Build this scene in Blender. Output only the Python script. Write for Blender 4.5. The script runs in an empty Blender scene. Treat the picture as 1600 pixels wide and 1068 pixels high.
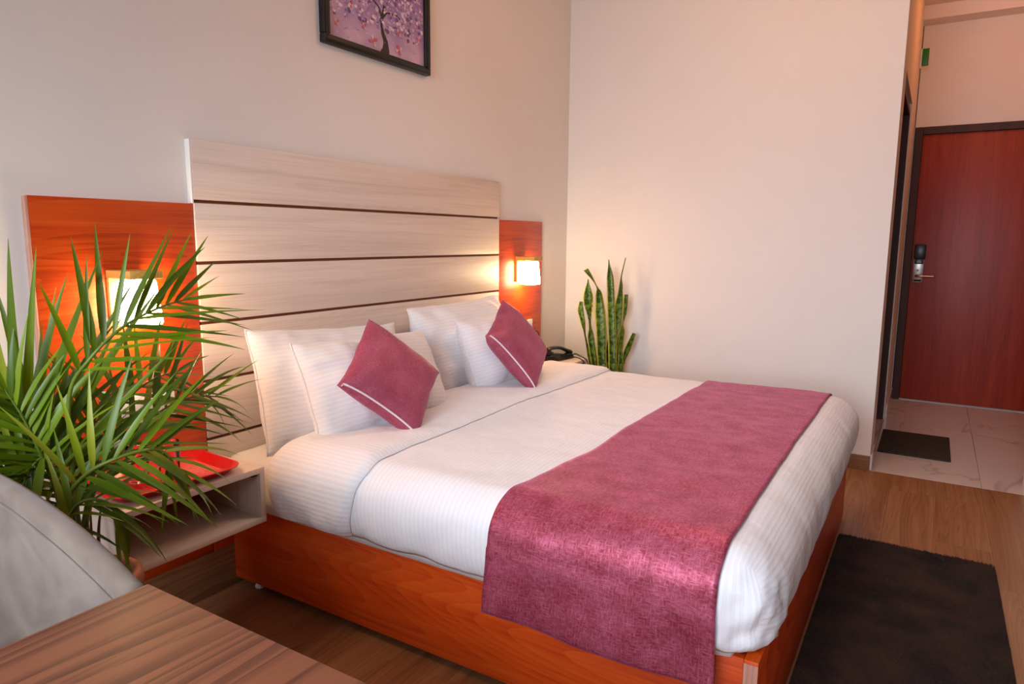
import bpy, bmesh, math, random
from math import sin, cos, pi, sqrt, radians
from mathutils import Vector, Matrix, Euler, noise
random.seed(7)
S = bpy.context.scene
COL = S.collection

# ------------------------------------------------------------------ camera
CAM_POS = Vector((-4.15762, -2.10905, 1.25113))
R_ = Vector((0.5210420, -0.8534978, 0.0075243))
U_ = Vector((0.1223693, 0.0834224, 0.9889724))
F_ = Vector((0.8447135, 0.5143755, -0.1479085))
cam_data = bpy.data.cameras.new('camera')
cam = bpy.data.objects.new('camera', cam_data)
COL.objects.link(cam)
cam.matrix_world = Matrix(((R_.x, U_.x, -F_.x, CAM_POS.x), (R_.y, U_.y, -F_.y, CAM_POS.y), (R_.z, U_.z, -F_.z, CAM_POS.z), (0, 0, 0, 1)))
cam_data.sensor_width = 36.0
cam_data.lens = 1072.296 * 36.0 / 1600.0
cam_data.clip_start = 0.02
S.camera = cam

# ------------------------------------------------------------------ world, lights, exposure
W = bpy.data.worlds.new('world'); S.world = W; W.use_nodes = True
W.node_tree.nodes['Background'].inputs[0].default_value = (0.80, 0.88, 1.0, 1)
W.node_tree.nodes['Background'].inputs[1].default_value = 1.5
S.view_settings.view_transform = 'Standard'
S.view_settings.look = 'None'
S.view_settings.exposure = 0.0
S.view_settings.gamma = 1.0
S.view_settings.use_curve_mapping = False

def area(name, loc, direction, sx, sy, power, color):
    l = bpy.data.lights.new(name, 'AREA'); l.shape = 'RECTANGLE'; l.size = sx; l.size_y = sy
    l.energy = power; l.color = color
    o = bpy.data.objects.new(name, l); COL.objects.link(o)
    o.location = loc; o.rotation_euler = Vector(direction).to_track_quat('-Z', 'Z').to_euler()
    return o
# daylight through the window of the left wall, warm ceiling panels of the room and of the entry
wl = area('window_daylight', (-5.77, -1.60, 1.55), (1, 0, -0.47), 1.7, 1.7, 68, (0.77, 0.87, 1.0))
wl.data.spread = radians(105)
def globe(name, loc, power, color, radius):
    l = bpy.data.lights.new(name, 'POINT'); l.energy = power; l.color = color; l.shadow_soft_size = radius
    o = bpy.data.objects.new(name, l); COL.objects.link(o); o.location = loc
globe('ceiling_lamp_room', (-1.35, -1.60, 2.72), 19, (1.0, 0.48, 0.22), 0.12)
globe('ceiling_lamp_entry', (1.15, -2.45, 2.70), 6.0, (1.0, 0.30, 0.07), 0.10)
lp = area('bed_fill_light', (-1.75, -1.25, 2.93), (0, 0, -1), 0.6, 0.6, 4.5, (1.0, 0.90, 0.84))  # added fill light over the bed, brightens its top; not a real fixture
lp.data.spread = radians(110)
SCONCE_EMIT = 44

# ------------------------------------------------------------------ material helpers
def lin(c):
    return tuple(((v / 255.0) / 12.92 if v / 255.0 <= 0.04045 else ((v / 255.0 + 0.055) / 1.055) ** 2.4) for v in c) + (1.0,)
class NT:
    def __init__(s, name):
        s.m = bpy.data.materials.new(name); s.m.use_nodes = True
        s.t = s.m.node_tree; s.b = s.t.nodes['Principled BSDF']
    def n(s, typ, **k):
        nd = s.t.nodes.new(typ)
        for a, v in k.items():
            if a.startswith('i_'):
                key = a[2:].replace('_', ' ')
                nd.inputs[key].default_value = v
            else:
                setattr(nd, a, v)
        return nd
    def l(s, a, ao, b, bi):
        s.t.links.new(a.outputs[ao], b.inputs[bi])
    def coords(s, scale=(1, 1, 1), rot=(0, 0, 0), which='Object', rnd=False):
        tc = s.n('ShaderNodeTexCoord'); mp = s.n('ShaderNodeMapping')
        mp.inputs['Scale'].default_value = scale; mp.inputs['Rotation'].default_value = rot
        if rnd:
            oi = s.n('ShaderNodeObjectInfo'); mul = s.n('ShaderNodeVectorMath', operation='SCALE')
            cb = s.n('ShaderNodeCombineXYZ'); s.l(oi, 'Random', cb, 0); s.l(oi, 'Random', cb, 1); s.l(oi, 'Random', cb, 2)
            s.l(cb, 0, mul, 0); mul.inputs['Scale'].default_value = 37.0
            ad = s.n('ShaderNodeVectorMath', operation='ADD'); s.l(tc, which, ad, 0); s.l(mul, 0, ad, 1); s.l(ad, 0, mp, 0)
        else:
            s.l(tc, which, mp, 0)
        return mp
    def ramp(s, stops):
        r = s.n('ShaderNodeValToRGB'); e = r.color_ramp.elements
        while len(e) < len(stops): e.new(0.5)
        for x, (p, c) in zip(e, stops): x.position = p; x.color = c
        return r
    def bump(s, src, out, strength, dist=0.01):
        b = s.n('ShaderNodeBump'); b.inputs['Strength'].default_value = strength; b.inputs['Distance'].default_value = dist
        s.l(src, out, b, 'Height'); s.l(b, 0, s.b, 'Normal'); return b
    def set(s, **k):
        for a, v in k.items(): s.b.inputs[a.replace('_', ' ')].default_value = v
        return s

def plain(name, rgb, rough=0.5, metal=0.0, noise_amt=0.04, scale=30, bump=0.0, **k):
    t = NT(name); mp = t.coords(); nz = t.n('ShaderNodeTexNoise', i_Scale=scale, i_Detail=4.0); t.l(mp, 0, nz, 'Vector')
    c = lin(rgb)
    a = tuple(max(0, v * (1 - noise_amt)) for v in c[:3]) + (1,); b = tuple(min(1, v * (1 + noise_amt)) for v in c[:3]) + (1,)
    r = t.ramp([(0.3, a), (0.7, b)]); t.l(nz, 'Fac', r, 0); t.l(r, 0, t.b, 'Base Color')
    t.set(Roughness=rough, Metallic=metal)
    if bump: t.bump(nz, 'Fac', bump, 0.004)
    t.set(**k)
    return t.m

def wood(name, dark, mid, light, along, rough=0.35, fine=1.0, figure=0.5, rnd=False, bump=0.05, coat=0.0):
    """Wood grain stretched along the axis 'along' (0 x, 1 y, 2 z) of the object."""
    t = NT(name)
    sc = [9.0 * fine] * 3; sc[along] = 0.55
    mp = t.coords(tuple(sc), rnd=rnd)
    n1 = t.n('ShaderNodeTexNoise', i_Scale=1.0, i_Detail=5.0, i_Distortion=1.1); t.l(mp, 0, n1, 'Vector')
    sc2 = [150.0 * fine] * 3; sc2[along] = 3.0
    mp2 = t.coords(tuple(sc2), rnd=rnd)
    n2 = t.n('ShaderNodeTexNoise', i_Scale=1.0, i_Detail=3.0); t.l(mp2, 0, n2, 'Vector')
    # cathedral figure: contour lines of a smooth noise
    sc3 = [4.2 * fine] * 3; sc3[along] = 0.40
    mp3 = t.coords(tuple(sc3), rnd=rnd)
    n3 = t.n('ShaderNodeTexNoise', i_Scale=1.0, i_Detail=1.0, i_Distortion=0.4); t.l(mp3, 0, n3, 'Vector')
    mu = t.n('ShaderNodeMath', operation='MULTIPLY'); t.l(n3, 'Fac', mu, 0); mu.inputs[1].default_value = 26.0
    fr = t.n('ShaderNodeMath', operation='FRACT'); t.l(mu, 0, fr, 0)
    m1 = t.n('ShaderNodeMath', operation='MULTIPLY'); t.l(fr, 0, m1, 0); m1.inputs[1].default_value = 0.34 * figure
    m2 = t.n('ShaderNodeMath', operation='MULTIPLY_ADD'); t.l(n2, 'Fac', m2, 0); m2.inputs[1].default_value = 0.45; t.l(m1, 0, m2, 2)
    m3 = t.n('ShaderNodeMath', operation='MULTIPLY_ADD'); t.l(n1, 'Fac', m3, 0); m3.inputs[1].default_value = 0.75; t.l(m2, 0, m3, 2)
    r = t.ramp([(0.42, lin(dark)), (0.66, lin(mid)), (0.92, lin(light))]); t.l(m3, 0, r, 0); t.l(r, 0, t.b, 'Base Color')
    t.set(Roughness=rough)
    if coat: t.set(Coat_Weight=coat, Coat_Roughness=0.25)
    t.bump(n2, 'Fac', bump, 0.002)
    return t.m

M = {}
CH = ((150, 42, 3), (204, 68, 8), (218, 90, 22))
M['cherry_x'] = wood('cherry_laminate_along_x', *CH, 0, rough=0.38)
M['cherry_y'] = wood('cherry_laminate_along_y', *CH, 1, rough=0.38)
M['cherry_z'] = wood('red_door_laminate', (124, 30, 12), (150, 44, 22), (166, 62, 36), 2, rough=0.48, figure=0.25)
M['cherry_edge'] = wood('cherry_edge_band', (160, 104, 84), (190, 136, 114), (204, 154, 134), 2, rough=0.5)
M['ash_x'] = wood('pale_ash_x', (206, 184, 168), (222, 203, 189), (230, 214, 203), 0, rough=0.5, fine=2.2, figure=0.22)
M['ash_y'] = wood('pale_ash_y', (206, 184, 168), (222, 203, 189), (230, 214, 203), 1, rough=0.5, fine=2.2, figure=0.22)
M['ash_z'] = wood('pale_ash_z', (206, 184, 168), (222, 203, 189), (230, 214, 203), 2, rough=0.5, fine=2.2, figure=0.22)
M['groove'] = plain('brown_groove', (120, 62, 26), 0.6)
M['walnut'] = wood('walnut_table', (40, 16, 9), (94, 46, 28), (136, 78, 51), 0, rough=0.55, fine=1.3, figure=0.95)
M['oak_floor'] = wood('oak_floor_plank', (122, 74, 44), (150, 100, 64), (168, 120, 82), 0, rough=0.45, fine=1.3, figure=0.5, rnd=True, bump=0.12)
M['oak_base'] = wood('oak_skirting', (88, 56, 32), (132, 88, 54), (154, 108, 70), 0, rough=0.5, fine=1.0)
M['oak_base_y'] = wood('oak_skirting_along_y', (88, 56, 32), (132, 88, 54), (154, 108, 70), 1, rough=0.5, fine=1.0)
M['dark_wood'] = wood('dark_brown_frame', (40, 14, 8), (58, 24, 14), (74, 34, 20), 2, rough=0.6)
M['dark_front_wall'] = wood('dark_unseen_wall', (58, 38, 28), (86, 60, 46), (104, 76, 60), 2, rough=0.5)  # unseen front wall made dark to cut bounce light on the bed foot
M['gold_oak'] = wood('honey_oak_lamp', (190, 142, 58), (216, 170, 82), (230, 190, 106), 1, rough=0.5, fine=2.0, figure=0.3)
M['wall'] = plain('warm_white_wall_paint', (233, 226, 219), 0.75, noise_amt=0.012, scale=3.0, bump=0.0)
M['ceiling'] = plain('ceiling_paint', (230, 222, 212), 0.8, noise_amt=0.01, scale=3.0)
M['joint'] = plain('dark_floor_joint', (70, 46, 30), 0.8)
M['white_plastic'] = plain('white_plastic', (232, 230, 224), 0.3, noise_amt=0.01)
M['off_white'] = plain('switch_grey_white', (214, 212, 206), 0.35, noise_amt=0.01)
M['black_plastic'] = plain('black_plastic', (22, 19, 18), 0.32)
M['dark_hole'] = plain('dark_hole', (16, 14, 13), 0.8)
M['steel'] = plain('satin_steel', (176, 168, 158), 0.32, 1.0)
M['brass'] = plain('warm_lever_metal', (196, 160, 128), 0.3, 1.0)
M['terracotta'] = plain('terracotta', (142, 84, 56), 0.75, noise_amt=0.35, scale=18, bump=0.25)
M['soil'] = plain('potting_soil', (48, 34, 24), 0.95, noise_amt=0.5, scale=60, bump=0.8)
M['red_tray'] = plain('red_plastic_tray', (206, 16, 22), 0.30, noise_amt=0.03)
M['frame_black'] = plain('dark_picture_frame', (15, 9, 7), 0.5, noise_amt=0.2, scale=40)
M['zip'] = plain('white_zip_tape', (232, 214, 222), 0.7, noise_amt=0.02)
M['piping'] = plain('white_seam', (236, 230, 232), 0.8, noise_amt=0.02)
M['teal'] = plain('teal_bottle_cap', (10, 150, 128), 0.35, noise_amt=0.03)
M['green_sign'] = plain('green_sign_plate', (18, 120, 36), 0.4, noise_amt=0.15, scale=50)
M['platform'] = plain('bed_platform_board', (112, 92, 74), 0.7, noise_amt=0.08)
M['rachis'] = plain('palm_stem', (96, 112, 28), 0.5, noise_amt=0.2, scale=20)
M['dry_stem'] = plain('brown_palm_stem', (98, 84, 34), 0.6, noise_amt=0.3, scale=14)

def make_fabric_white():
    t = NT('white_satin_stripe_cotton')
    tc = t.n('ShaderNodeTexCoord'); sp = t.n('ShaderNodeSeparateXYZ'); t.l(tc, 'UV', sp, 0)
    mu = t.n('ShaderNodeMath', operation='MULTIPLY'); t.l(sp, 1, mu, 0); mu.inputs[1].default_value = 2 * pi / 0.016
    sn = t.n('ShaderNodeMath', operation='SINE'); t.l(mu, 0, sn, 0)
    ab = t.n('ShaderNodeMath', operation='MULTIPLY_ADD'); t.l(sn, 0, ab, 0); ab.inputs[1].default_value = 2.2; ab.inputs[2].default_value = 0.5; ab.use_clamp = True
    r = t.ramp([(0, lin((230, 226, 228))), (1, lin((235, 231, 233)))]); t.l(ab, 0, r, 0); t.l(r, 0, t.b, 'Base Color')
    rr = t.n('ShaderNodeMath', operation='MULTIPLY_ADD'); t.l(ab, 0, rr, 0); rr.inputs[1].default_value = -0.22; rr.inputs[2].default_value = 0.82; t.l(rr, 0, t.b, 'Roughness')
    mp = t.coords((1, 1, 1)); nz = t.n('ShaderNodeTexNoise', i_Scale=18.0, i_Detail=5.0); t.l(mp, 0, nz, 'Vector')
    ad = t.n('ShaderNodeMath', operation='MULTIPLY_ADD'); t.l(nz, 'Fac', ad, 0); ad.inputs[1].default_value = 1.1
    m2 = t.n('ShaderNodeMath', operation='MULTIPLY'); t.l(ab, 0, m2, 0); m2.inputs[1].default_value = 0.10; t.l(m2, 0, ad, 2)
    t.bump(ad, 0, 0.45, 0.007)
    t.set(Sheen_Weight=0.15)
    return t.m
M['white_cloth'] = make_fabric_white()
M['sheet'] = plain('cream_white_sheet', (236, 230, 226), 0.8, noise_amt=0.02, scale=12, bump=0.15)

def make_satin(name, base, hi, metal, rough, cell):
    t = NT(name)
    out = None
    for sc in ((cell, cell * 0.22, 1), (cell * 0.22, cell, 1)):
        mp = t.coords((sc[0], sc[1], 1), which='UV'); nz = t.n('ShaderNodeTexNoise', i_Scale=1.0, i_Detail=5.0, i_Roughness=0.7); t.l(mp, 0, nz, 'Vector')
        if out is None: out = nz
        else:
            mx = t.n('ShaderNodeMath', operation='MAXIMUM'); t.l(out, 'Fac', mx, 0); t.l(nz, 'Fac', mx, 1)
    mpl = t.coords((16, 11, 1), which='UV'); nl = t.n('ShaderNodeTexNoise', i_Scale=1.0, i_Detail=3.0); t.l(mpl, 0, nl, 'Vector')
    ml = t.n('ShaderNodeMath', operation='MULTIPLY_ADD'); t.l(nl, 'Fac', ml, 0); ml.inputs[1].default_value = 0.30; t.l(mx, 0, ml, 2)
    r = t.ramp([(0.58, lin(base)), (0.86, lin(hi))]); t.l(ml, 0, r, 0); t.l(r, 0, t.b, 'Base Color')
    rg = t.n('ShaderNodeMath', operation='MULTIPLY_ADD'); t.l(mx, 0, rg, 0); rg.inputs[1].default_value = -0.35; rg.inputs[2].default_value = rough + 0.18; t.l(rg, 0, t.b, 'Roughness')
    t.set(Metallic=metal)
    t.bump(mx, 0, 0.35, 0.002)
    t.set(Sheen_Weight=0.3, Sheen_Tint=lin((226, 130, 190)), Sheen_Roughness=0.4)
    return t.m
M['runner'] = make_satin('wine_satin_runner', (144, 44, 60), (208, 110, 140), 0.50, 0.50, 230.0)
M['cushion'] = make_satin('wine_woven_cushion', (152, 58, 78), (184, 96, 120), 0.25, 0.55, 320.0)

def make_suede():
    t = NT('grey_suede')
    mp = t.coords((1, 1, 1)); nz = t.n('ShaderNodeTexNoise', i_Scale=9.0, i_Detail=6.0, i_Distortion=1.2); t.l(mp, 0, nz, 'Vector')
    r = t.ramp([(0.3, lin((94, 78, 67))), (0.7, lin((122, 106, 94)))]); t.l(nz, 'Fac', r, 0); t.l(r, 0, t.b, 'Base Color')
    t.set(Roughness=0.9, Sheen_Weight=0.4); t.bump(nz, 'Fac', 0.1, 0.004); return t.m
M['suede'] = make_suede()

def make_rug(name, a, b, scale):
    t = NT(name); mp = t.coords((1, 1, 1)); nz = t.n('ShaderNodeTexNoise', i_Scale=scale, i_Detail=6.0, i_Distortion=0.8); t.l(mp, 0, nz, 'Vector')
    r = t.ramp([(0.35, lin(a)), (0.7, lin(b))]); t.l(nz, 'Fac', r, 0); t.l(r, 0, t.b, 'Base Color')
    t.set(Roughness=0.95); t.bump(nz, 'Fac', 0.5, 0.006); return t.m
M['rug'] = make_rug('dark_brown_pile', (30, 13, 6), (54, 27, 14), 7.0)
M['mat'] = make_rug('speckled_doormat', (36, 30, 24), (74, 62, 48), 110.0)

def make_marble():
    t = NT('glossy_marble_tile'); mp = t.coords((1.0, 2.2, 1), rot=(0, 0, 0.5), rnd=True)
    nz = t.n('ShaderNodeTexNoise', i_Scale=0.8, i_Detail=3.5, i_Distortion=0.9, i_Roughness=0.55); t.l(mp, 0, nz, 'Vector')
    s1 = t.n('ShaderNodeMath', operation='SUBTRACT'); t.l(nz, 'Fac', s1, 0); s1.inputs[1].default_value = 0.5
    s2 = t.n('ShaderNodeMath', operation='ABSOLUTE'); t.l(s1, 0, s2, 0)
    r = t.ramp([(0.0, lin((196, 182, 172))), (0.012, lin((222, 210, 202))), (0.2, lin((226, 216, 208)))]); t.l(s2, 0, r, 0); t.l(r, 0, t.b, 'Base Color')
    t.set(Roughness=0.12); return t.m
M['marble'] = make_marble()

def make_glass(name, color, rough=0.0, ior=1.45):
    t = NT(name); nz = t.n('ShaderNodeTexNoise', i_Scale=6.0); mp = t.coords(); t.l(mp, 0, nz, 'Vector')
    t.set(Base_Color=color, Roughness=rough, IOR=ior, Transmission_Weight=1.0); t.bump(nz, 'Fac', 0.02, 0.002); return t.m
M['glass'] = make_glass('clear_glass', (1, 1, 1, 1))
M['pet'] = make_glass('clear_bottle_plastic', (0.95, 1, 1, 1), 0.02, 1.25)

def make_emit(name, color, strength):
    t = NT(name); mp = t.coords(); nz = t.n('ShaderNodeTexNoise', i_Scale=8.0); t.l(mp, 0, nz, 'Vector')
    r = t.ramp([(0.2, tuple(v * 0.97 for v in color[:3]) + (1,)), (0.8, color)]); t.l(nz, 'Fac', r, 0)
    t.l(r, 0, t.b, 'Emission Color'); t.set(Base_Color=(0.9, 0.86, 0.78, 1), Roughness=0.4, Emission_Strength=strength); return t.m
M['lamp_glass'] = make_emit('lit_frosted_glass', (1.0, 0.70, 0.38, 1), SCONCE_EMIT)

def make_leaf():
    t = NT('palm_leaf'); oi = t.n('ShaderNodeObjectInfo')
    r = t.ramp([(0.0, lin((58, 80, 4))), (0.5, lin((92, 118, 6))), (0.85, lin((118, 146, 18))), (1.0, lin((150, 156, 40)))]); t.l(oi, 'Random', r, 0)
    mp = t.coords((60, 2, 1), which='UV'); nz = t.n('ShaderNodeTexNoise', i_Scale=1.0, i_Detail=2.0); t.l(mp, 0, nz, 'Vector')
    hs = t.n('ShaderNodeHueSaturation'); t.l(r, 0, hs, 'Color')
    mm = t.n('ShaderNodeMath', operation='MULTIPLY_ADD'); t.l(nz, 'Fac', mm, 0); mm.inputs[1].default_value = 0.5; mm.inputs[2].default_value = 0.75; t.l(mm, 0, hs, 'Value')
    t.l(hs, 0, t.b, 'Base Color'); t.set(Roughness=0.42)
    tr = t.n('ShaderNodeBsdfTranslucent'); t.l(hs, 0, tr, 'Color'); mx = t.n('ShaderNodeMixShader'); mx.inputs[0].default_value = 0.30
    out = t.t.nodes['Material Output']; t.l(t.b, 0, mx, 1); t.l(tr, 0, mx, 2); t.l(mx, 0, out, 'Surface'); return t.m
M['leaf'] = make_leaf()

def make_snake():
    t = NT('snake_plant_leaf'); tc = t.n('ShaderNodeTexCoord'); sp = t.n('ShaderNodeSeparateXYZ'); t.l(tc, 'UV', sp, 0)
    s1 = t.n('ShaderNodeMath', operation='SUBTRACT'); t.l(sp, 0, s1, 0); s1.inputs[1].default_value = 0.5
    s2 = t.n('ShaderNodeMath', operation='ABSOLUTE'); t.l(s1, 0, s2, 0)
    edge = t.n('ShaderNodeMath', operation='GREATER_THAN'); t.l(s2, 0, edge, 0); edge.inputs[1].default_value = 0.395
    mp = t.coords((2.0, 42, 1), which='UV'); nz = t.n('ShaderNodeTexNoise', i_Scale=1.0, i_Detail=4.0, i_Distortion=0.9); t.l(mp, 0, nz, 'Vector')
    r = t.ramp([(0.38, lin((34, 54, 8))), (0.52, lin((80, 108, 18))), (0.66, lin((122, 150, 40)))]); t.l(nz, 'Fac', r, 0)
    mx = t.n('ShaderNodeMix', data_type='RGBA'); t.l(edge, 0, mx, 0); t.l(r, 0, mx, 6); mx.inputs[7].default_value = lin((196, 184, 66)); t.l(mx, 2, t.b, 'Base Color')
    t.set(Roughness=0.38); return t.m
M['snake'] = make_snake()

def make_print():
    t = NT('floral_tree_print'); a = t.n('ShaderNodeVertexColor'); a.layer_name = 'Col'
    mp = t.coords((1, 1, 1)); nz = t.n('ShaderNodeTexNoise', i_Scale=14.0, i_Detail=5.0, i_Distortion=0.6); t.l(mp, 0, nz, 'Vector')
    hs = t.n('ShaderNodeHueSaturation'); t.l(a, 'Color', hs, 'Color')
    mm = t.n('ShaderNodeMath', operation='MULTIPLY_ADD'); t.l(nz, 'Fac', mm, 0); mm.inputs[1].default_value = 0.7; mm.inputs[2].default_value = 0.65; t.l(mm, 0, hs, 'Value')
    t.l(hs, 0, t.b, 'Base Color'); t.set(Roughness=0.35); return t.m
M['print'] = make_print()

def make_label():
    t = NT('bottle_label'); mp = t.coords((1, 1, 1)); nz = t.n('ShaderNodeTexNoise', i_Scale=26.0, i_Detail=2.0); t.l(mp, 0, nz, 'Vector')
    r = t.ramp([(0.45, lin((20, 150, 140))), (0.55, lin((220, 228, 226)))]); t.l(nz, 'Fac', r, 0); t.l(r, 0, t.b, 'Base Color'); t.set(Roughness=0.4); return t.m
M['label'] = make_label()

# ------------------------------------------------------------------ object helpers
def link(name, bm, mat, parent=None, smooth=True, origin=(0, 0, 0)):
    me = bpy.data.meshes.new(name)
    if Vector(origin).length: bmesh.ops.translate(bm, verts=bm.verts, vec=-Vector(origin))
    bm.to_mesh(me); bm.free()
    if smooth: me.shade_smooth()
    for m in (mat if isinstance(mat, (list, tuple)) else [mat]): me.materials.append(m)
    o = bpy.data.objects.new(name, me); COL.objects.link(o)
    if parent is not None: o.parent = parent
    else: o.location = origin
    return o
def tag(o, label=None, cat=None, group=None, kind=None):
    if label: o['label'] = label
    if cat: o['category'] = cat
    if group: o['group'] = group
    if kind: o['kind'] = kind
    return o
def thing(name, label, cat, loc=(0, 0, 0), rot=(0, 0, 0), group=None):
    o = bpy.data.objects.new(name, None); COL.objects.link(o); o.location = loc; o.rotation_euler = rot
    o.empty_display_size = 0.05
    return tag(o, label, cat, group)
def sub(o, p): return tuple(a - b for a, b in zip(p, o.location))   # world point -> local of an unrotated thing

def box(bm, x0, x1, y0, y1, z0, z1, bev=0.0, seg=2):
    r = bmesh.ops.create_cube(bm, size=1.0)
    vs = r['verts']
    bmesh.ops.scale(bm, verts=vs, vec=(x1 - x0, y1 - y0, z1 - z0))
    bmesh.ops.translate(bm, verts=vs, vec=((x0 + x1) / 2, (y0 + y1) / 2, (z0 + z1) / 2))
    if bev:
        es = list({e for v in vs for e in v.link_edges})
        bmesh.ops.bevel(bm, geom=es, offset=bev, segments=seg, profile=0.5, affect='EDGES', clamp_overlap=True)
    return bm
def boxo(name, dims, mat, parent=None, bev=0.0, seg=2, smooth=None):
    bm = bmesh.new(); box(bm, *dims, bev=bev, seg=seg)
    org = (0, 0, 0)
    if parent is not None:
        org = parent_origin(parent)
    o = link(name, bm, mat, parent, smooth=False, origin=org)
    if bev:
        o.data.shade_smooth(); o.data.set_sharp_from_angle(angle=radians(40))
    return o
def parent_origin(p):
    v = Vector((0, 0, 0))
    while p is not None:
        v += Vector(p.location); p = p.parent
    return v
def tube(bm, pts, rad, seg=8, cap=True):
    pts = [Vector(p) for p in pts]; n = len(pts)
    rads = rad if isinstance(rad, (list, tuple)) else [rad] * n
    rings = []; up = Vector((0, 0, 1))
    t0 = (pts[1] - pts[0]).normalized()
    if abs(t0.dot(up)) > 0.95: up = Vector((1, 0, 0))
    side = t0.cross(up).normalized()
    for i in range(n):
        t = (pts[min(i + 1, n - 1)] - pts[max(i - 1, 0)]).normalized()
        side = (side - t * side.dot(t)).normalized(); b = t.cross(side)
        rings.append([bm.verts.new(pts[i] + (side * cos(2 * pi * k / seg) + b * sin(2 * pi * k / seg)) * rads[i]) for k in range(seg)])
    for i in range(n - 1):
        for k in range(seg):
            bm.faces.new((rings[i][k], rings[i][(k + 1) % seg], rings[i + 1][(k + 1) % seg], rings[i + 1][k]))
    if cap:
        bm.faces.new(rings[0][::-1]); bm.faces.new(rings[-1])
    return bm
def lathe(bm, prof, c=(0, 0, 0), seg=28):
    rings = []
    for r, z in prof:
        if r < 1e-5: rings.append([bm.verts.new((c[0], c[1], c[2] + z))])
        else: rings.append([bm.verts.new((c[0] + r * cos(2 * pi * k / seg), c[1] + r * sin(2 * pi * k / seg), c[2] + z)) for k in range(seg)])
    for a, b in zip(rings, rings[1:]):
        for k in range(seg):
            k2 = (k + 1) % seg
            if len(a) == 1 and len(b) == 1: continue
            if len(a) == 1: bm.faces.new((a[0], b[k], b[k2]))
            elif len(b) == 1: bm.faces.new((a[k], a[k2], b[0]))
            else: bm.faces.new((a[k], a[k2], b[k2], b[k]))
    bmesh.ops.recalc_face_normals(bm, faces=bm.faces)
    return bm
def spline(pts, n):
    """Catmull-Rom through pts, n samples per span."""
    P = [Vector(p) for p in pts]; P = [P[0] * 2 - P[1]] + P + [P[-1] * 2 - P[-2]]; out = []
    for i in range(1, len(P) - 2):
        for k in range(n):
            t = k / n; a, b, c, d = P[i - 1:i + 3]
            out.append(0.5 * ((2 * b) + (c - a) * t + (2 * a - 5 * b + 4 * c - d) * t * t + (3 * b - a - 3 * c + d) * t ** 3))
    out.append(P[-2].copy()); return out
def nz3(p, f, seed=0.0): return noise.noise(Vector((p[0] * f + seed, p[1] * f - seed * 1.7, p[2] * f + seed * 0.6)))
def structure(o): o['kind'] = 'structure'; return o

# ------------------------------------------------------------------ room shell
XL, YF, ZC, XD, YW = -5.8, -3.6, 2.95, 2.10, -1.90
structure(boxo('wall_back', (XL - 0.12, 0.12, 0.0, 0.12, -0.1, ZC), M['wall']))
# corridor wall with the bathroom opening, and the end of the right wall
def wall_right():
    bm = bmesh.new()
    box(bm, 0.0, 0.12, -1.90, 0.0, -0.1, ZC)
    return structure(link('wall_right', bm, M['wall'], smooth=False))
wall_right()
def wall_corridor():
    bm = bmesh.new()
    box(bm, 0.12, 0.27, -1.90, -1.76, -0.1, ZC)
    box(bm, 1.33, XD + 0.12, -1.90, -1.76, -0.1, ZC)
    box(bm, 0.27, 1.33, -1.90, -1.76, 2.17, ZC)
    return structure(link('wall_corridor', bm, M['wall'], smooth=False))
wall_corridor()
def wall_entry():
    bm = bmesh.new()
    box(bm, XD, XD + 0.12, -1.90, -1.90 + 0.0001, 0, ZC)
    bm.free(); bm = bmesh.new()
    box(bm, XD, XD + 0.12, -1.905, -1.9, 0.0, ZC)
    box(bm, XD, XD + 0.12, -3.10, -2.97, -0.1, ZC)
    box(bm, XD, XD + 0.12, -2.97, -1.90, 2.12, ZC)
    return structure(link('wall_entry', bm, M['wall'], smooth=False))
wall_entry()
structure(boxo('trim_entry', (XD - 0.18, XD - 0.001, -3.0, -1.90, 2.855, ZC), M['wall']))
structure(boxo('wall_corridor_right', (0.101, XD + 0.12, -3.14, -3.0, -0.1, ZC), M['wall']))
structure(boxo('wall_corridor_end', (0.0, 0.10, -3.72, -2.595, -0.1, ZC), M['wall']))
structure(boxo('wall_front', (XL - 0.12, 0.12, YF - 0.12, YF, -0.1, ZC), M['dark_front_wall']))
def wall_left():
    bm = bmesh.new()
    box(bm, XL - 0.12, XL, YF, -3.2, -0.1, ZC); box(bm, XL - 0.12, XL, -0.9, 0.0, -0.1, ZC)
    box(bm, XL - 0.12, XL, -3.2, -0.9, -0.1, 0.62); box(bm, XL - 0.12, XL, -3.2, -0.9, 2.38, ZC)
    return structure(link('wall_left', bm, M['wall'], smooth=False))
wall_left()
structure(boxo('ceiling', (XL - 0.12, XD + 0.12, YF - 0.12, 0.12, ZC, ZC + 0.1), M['ceiling']))
# bathroom behind the opening
def bath_shell():
    bm = bmesh.new()
    box(bm, 0.12, 0.20, -1.76, -0.9, -0.1, ZC); box(bm, 1.45, 1.53, -1.76, -0.9, -0.1, ZC); box(bm, 0.12, 1.53, -0.9, -0.82, -0.1, ZC)
    return structure(link('wall_bathroom', bm, M['wall'], smooth=False))
bath_shell()

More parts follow.
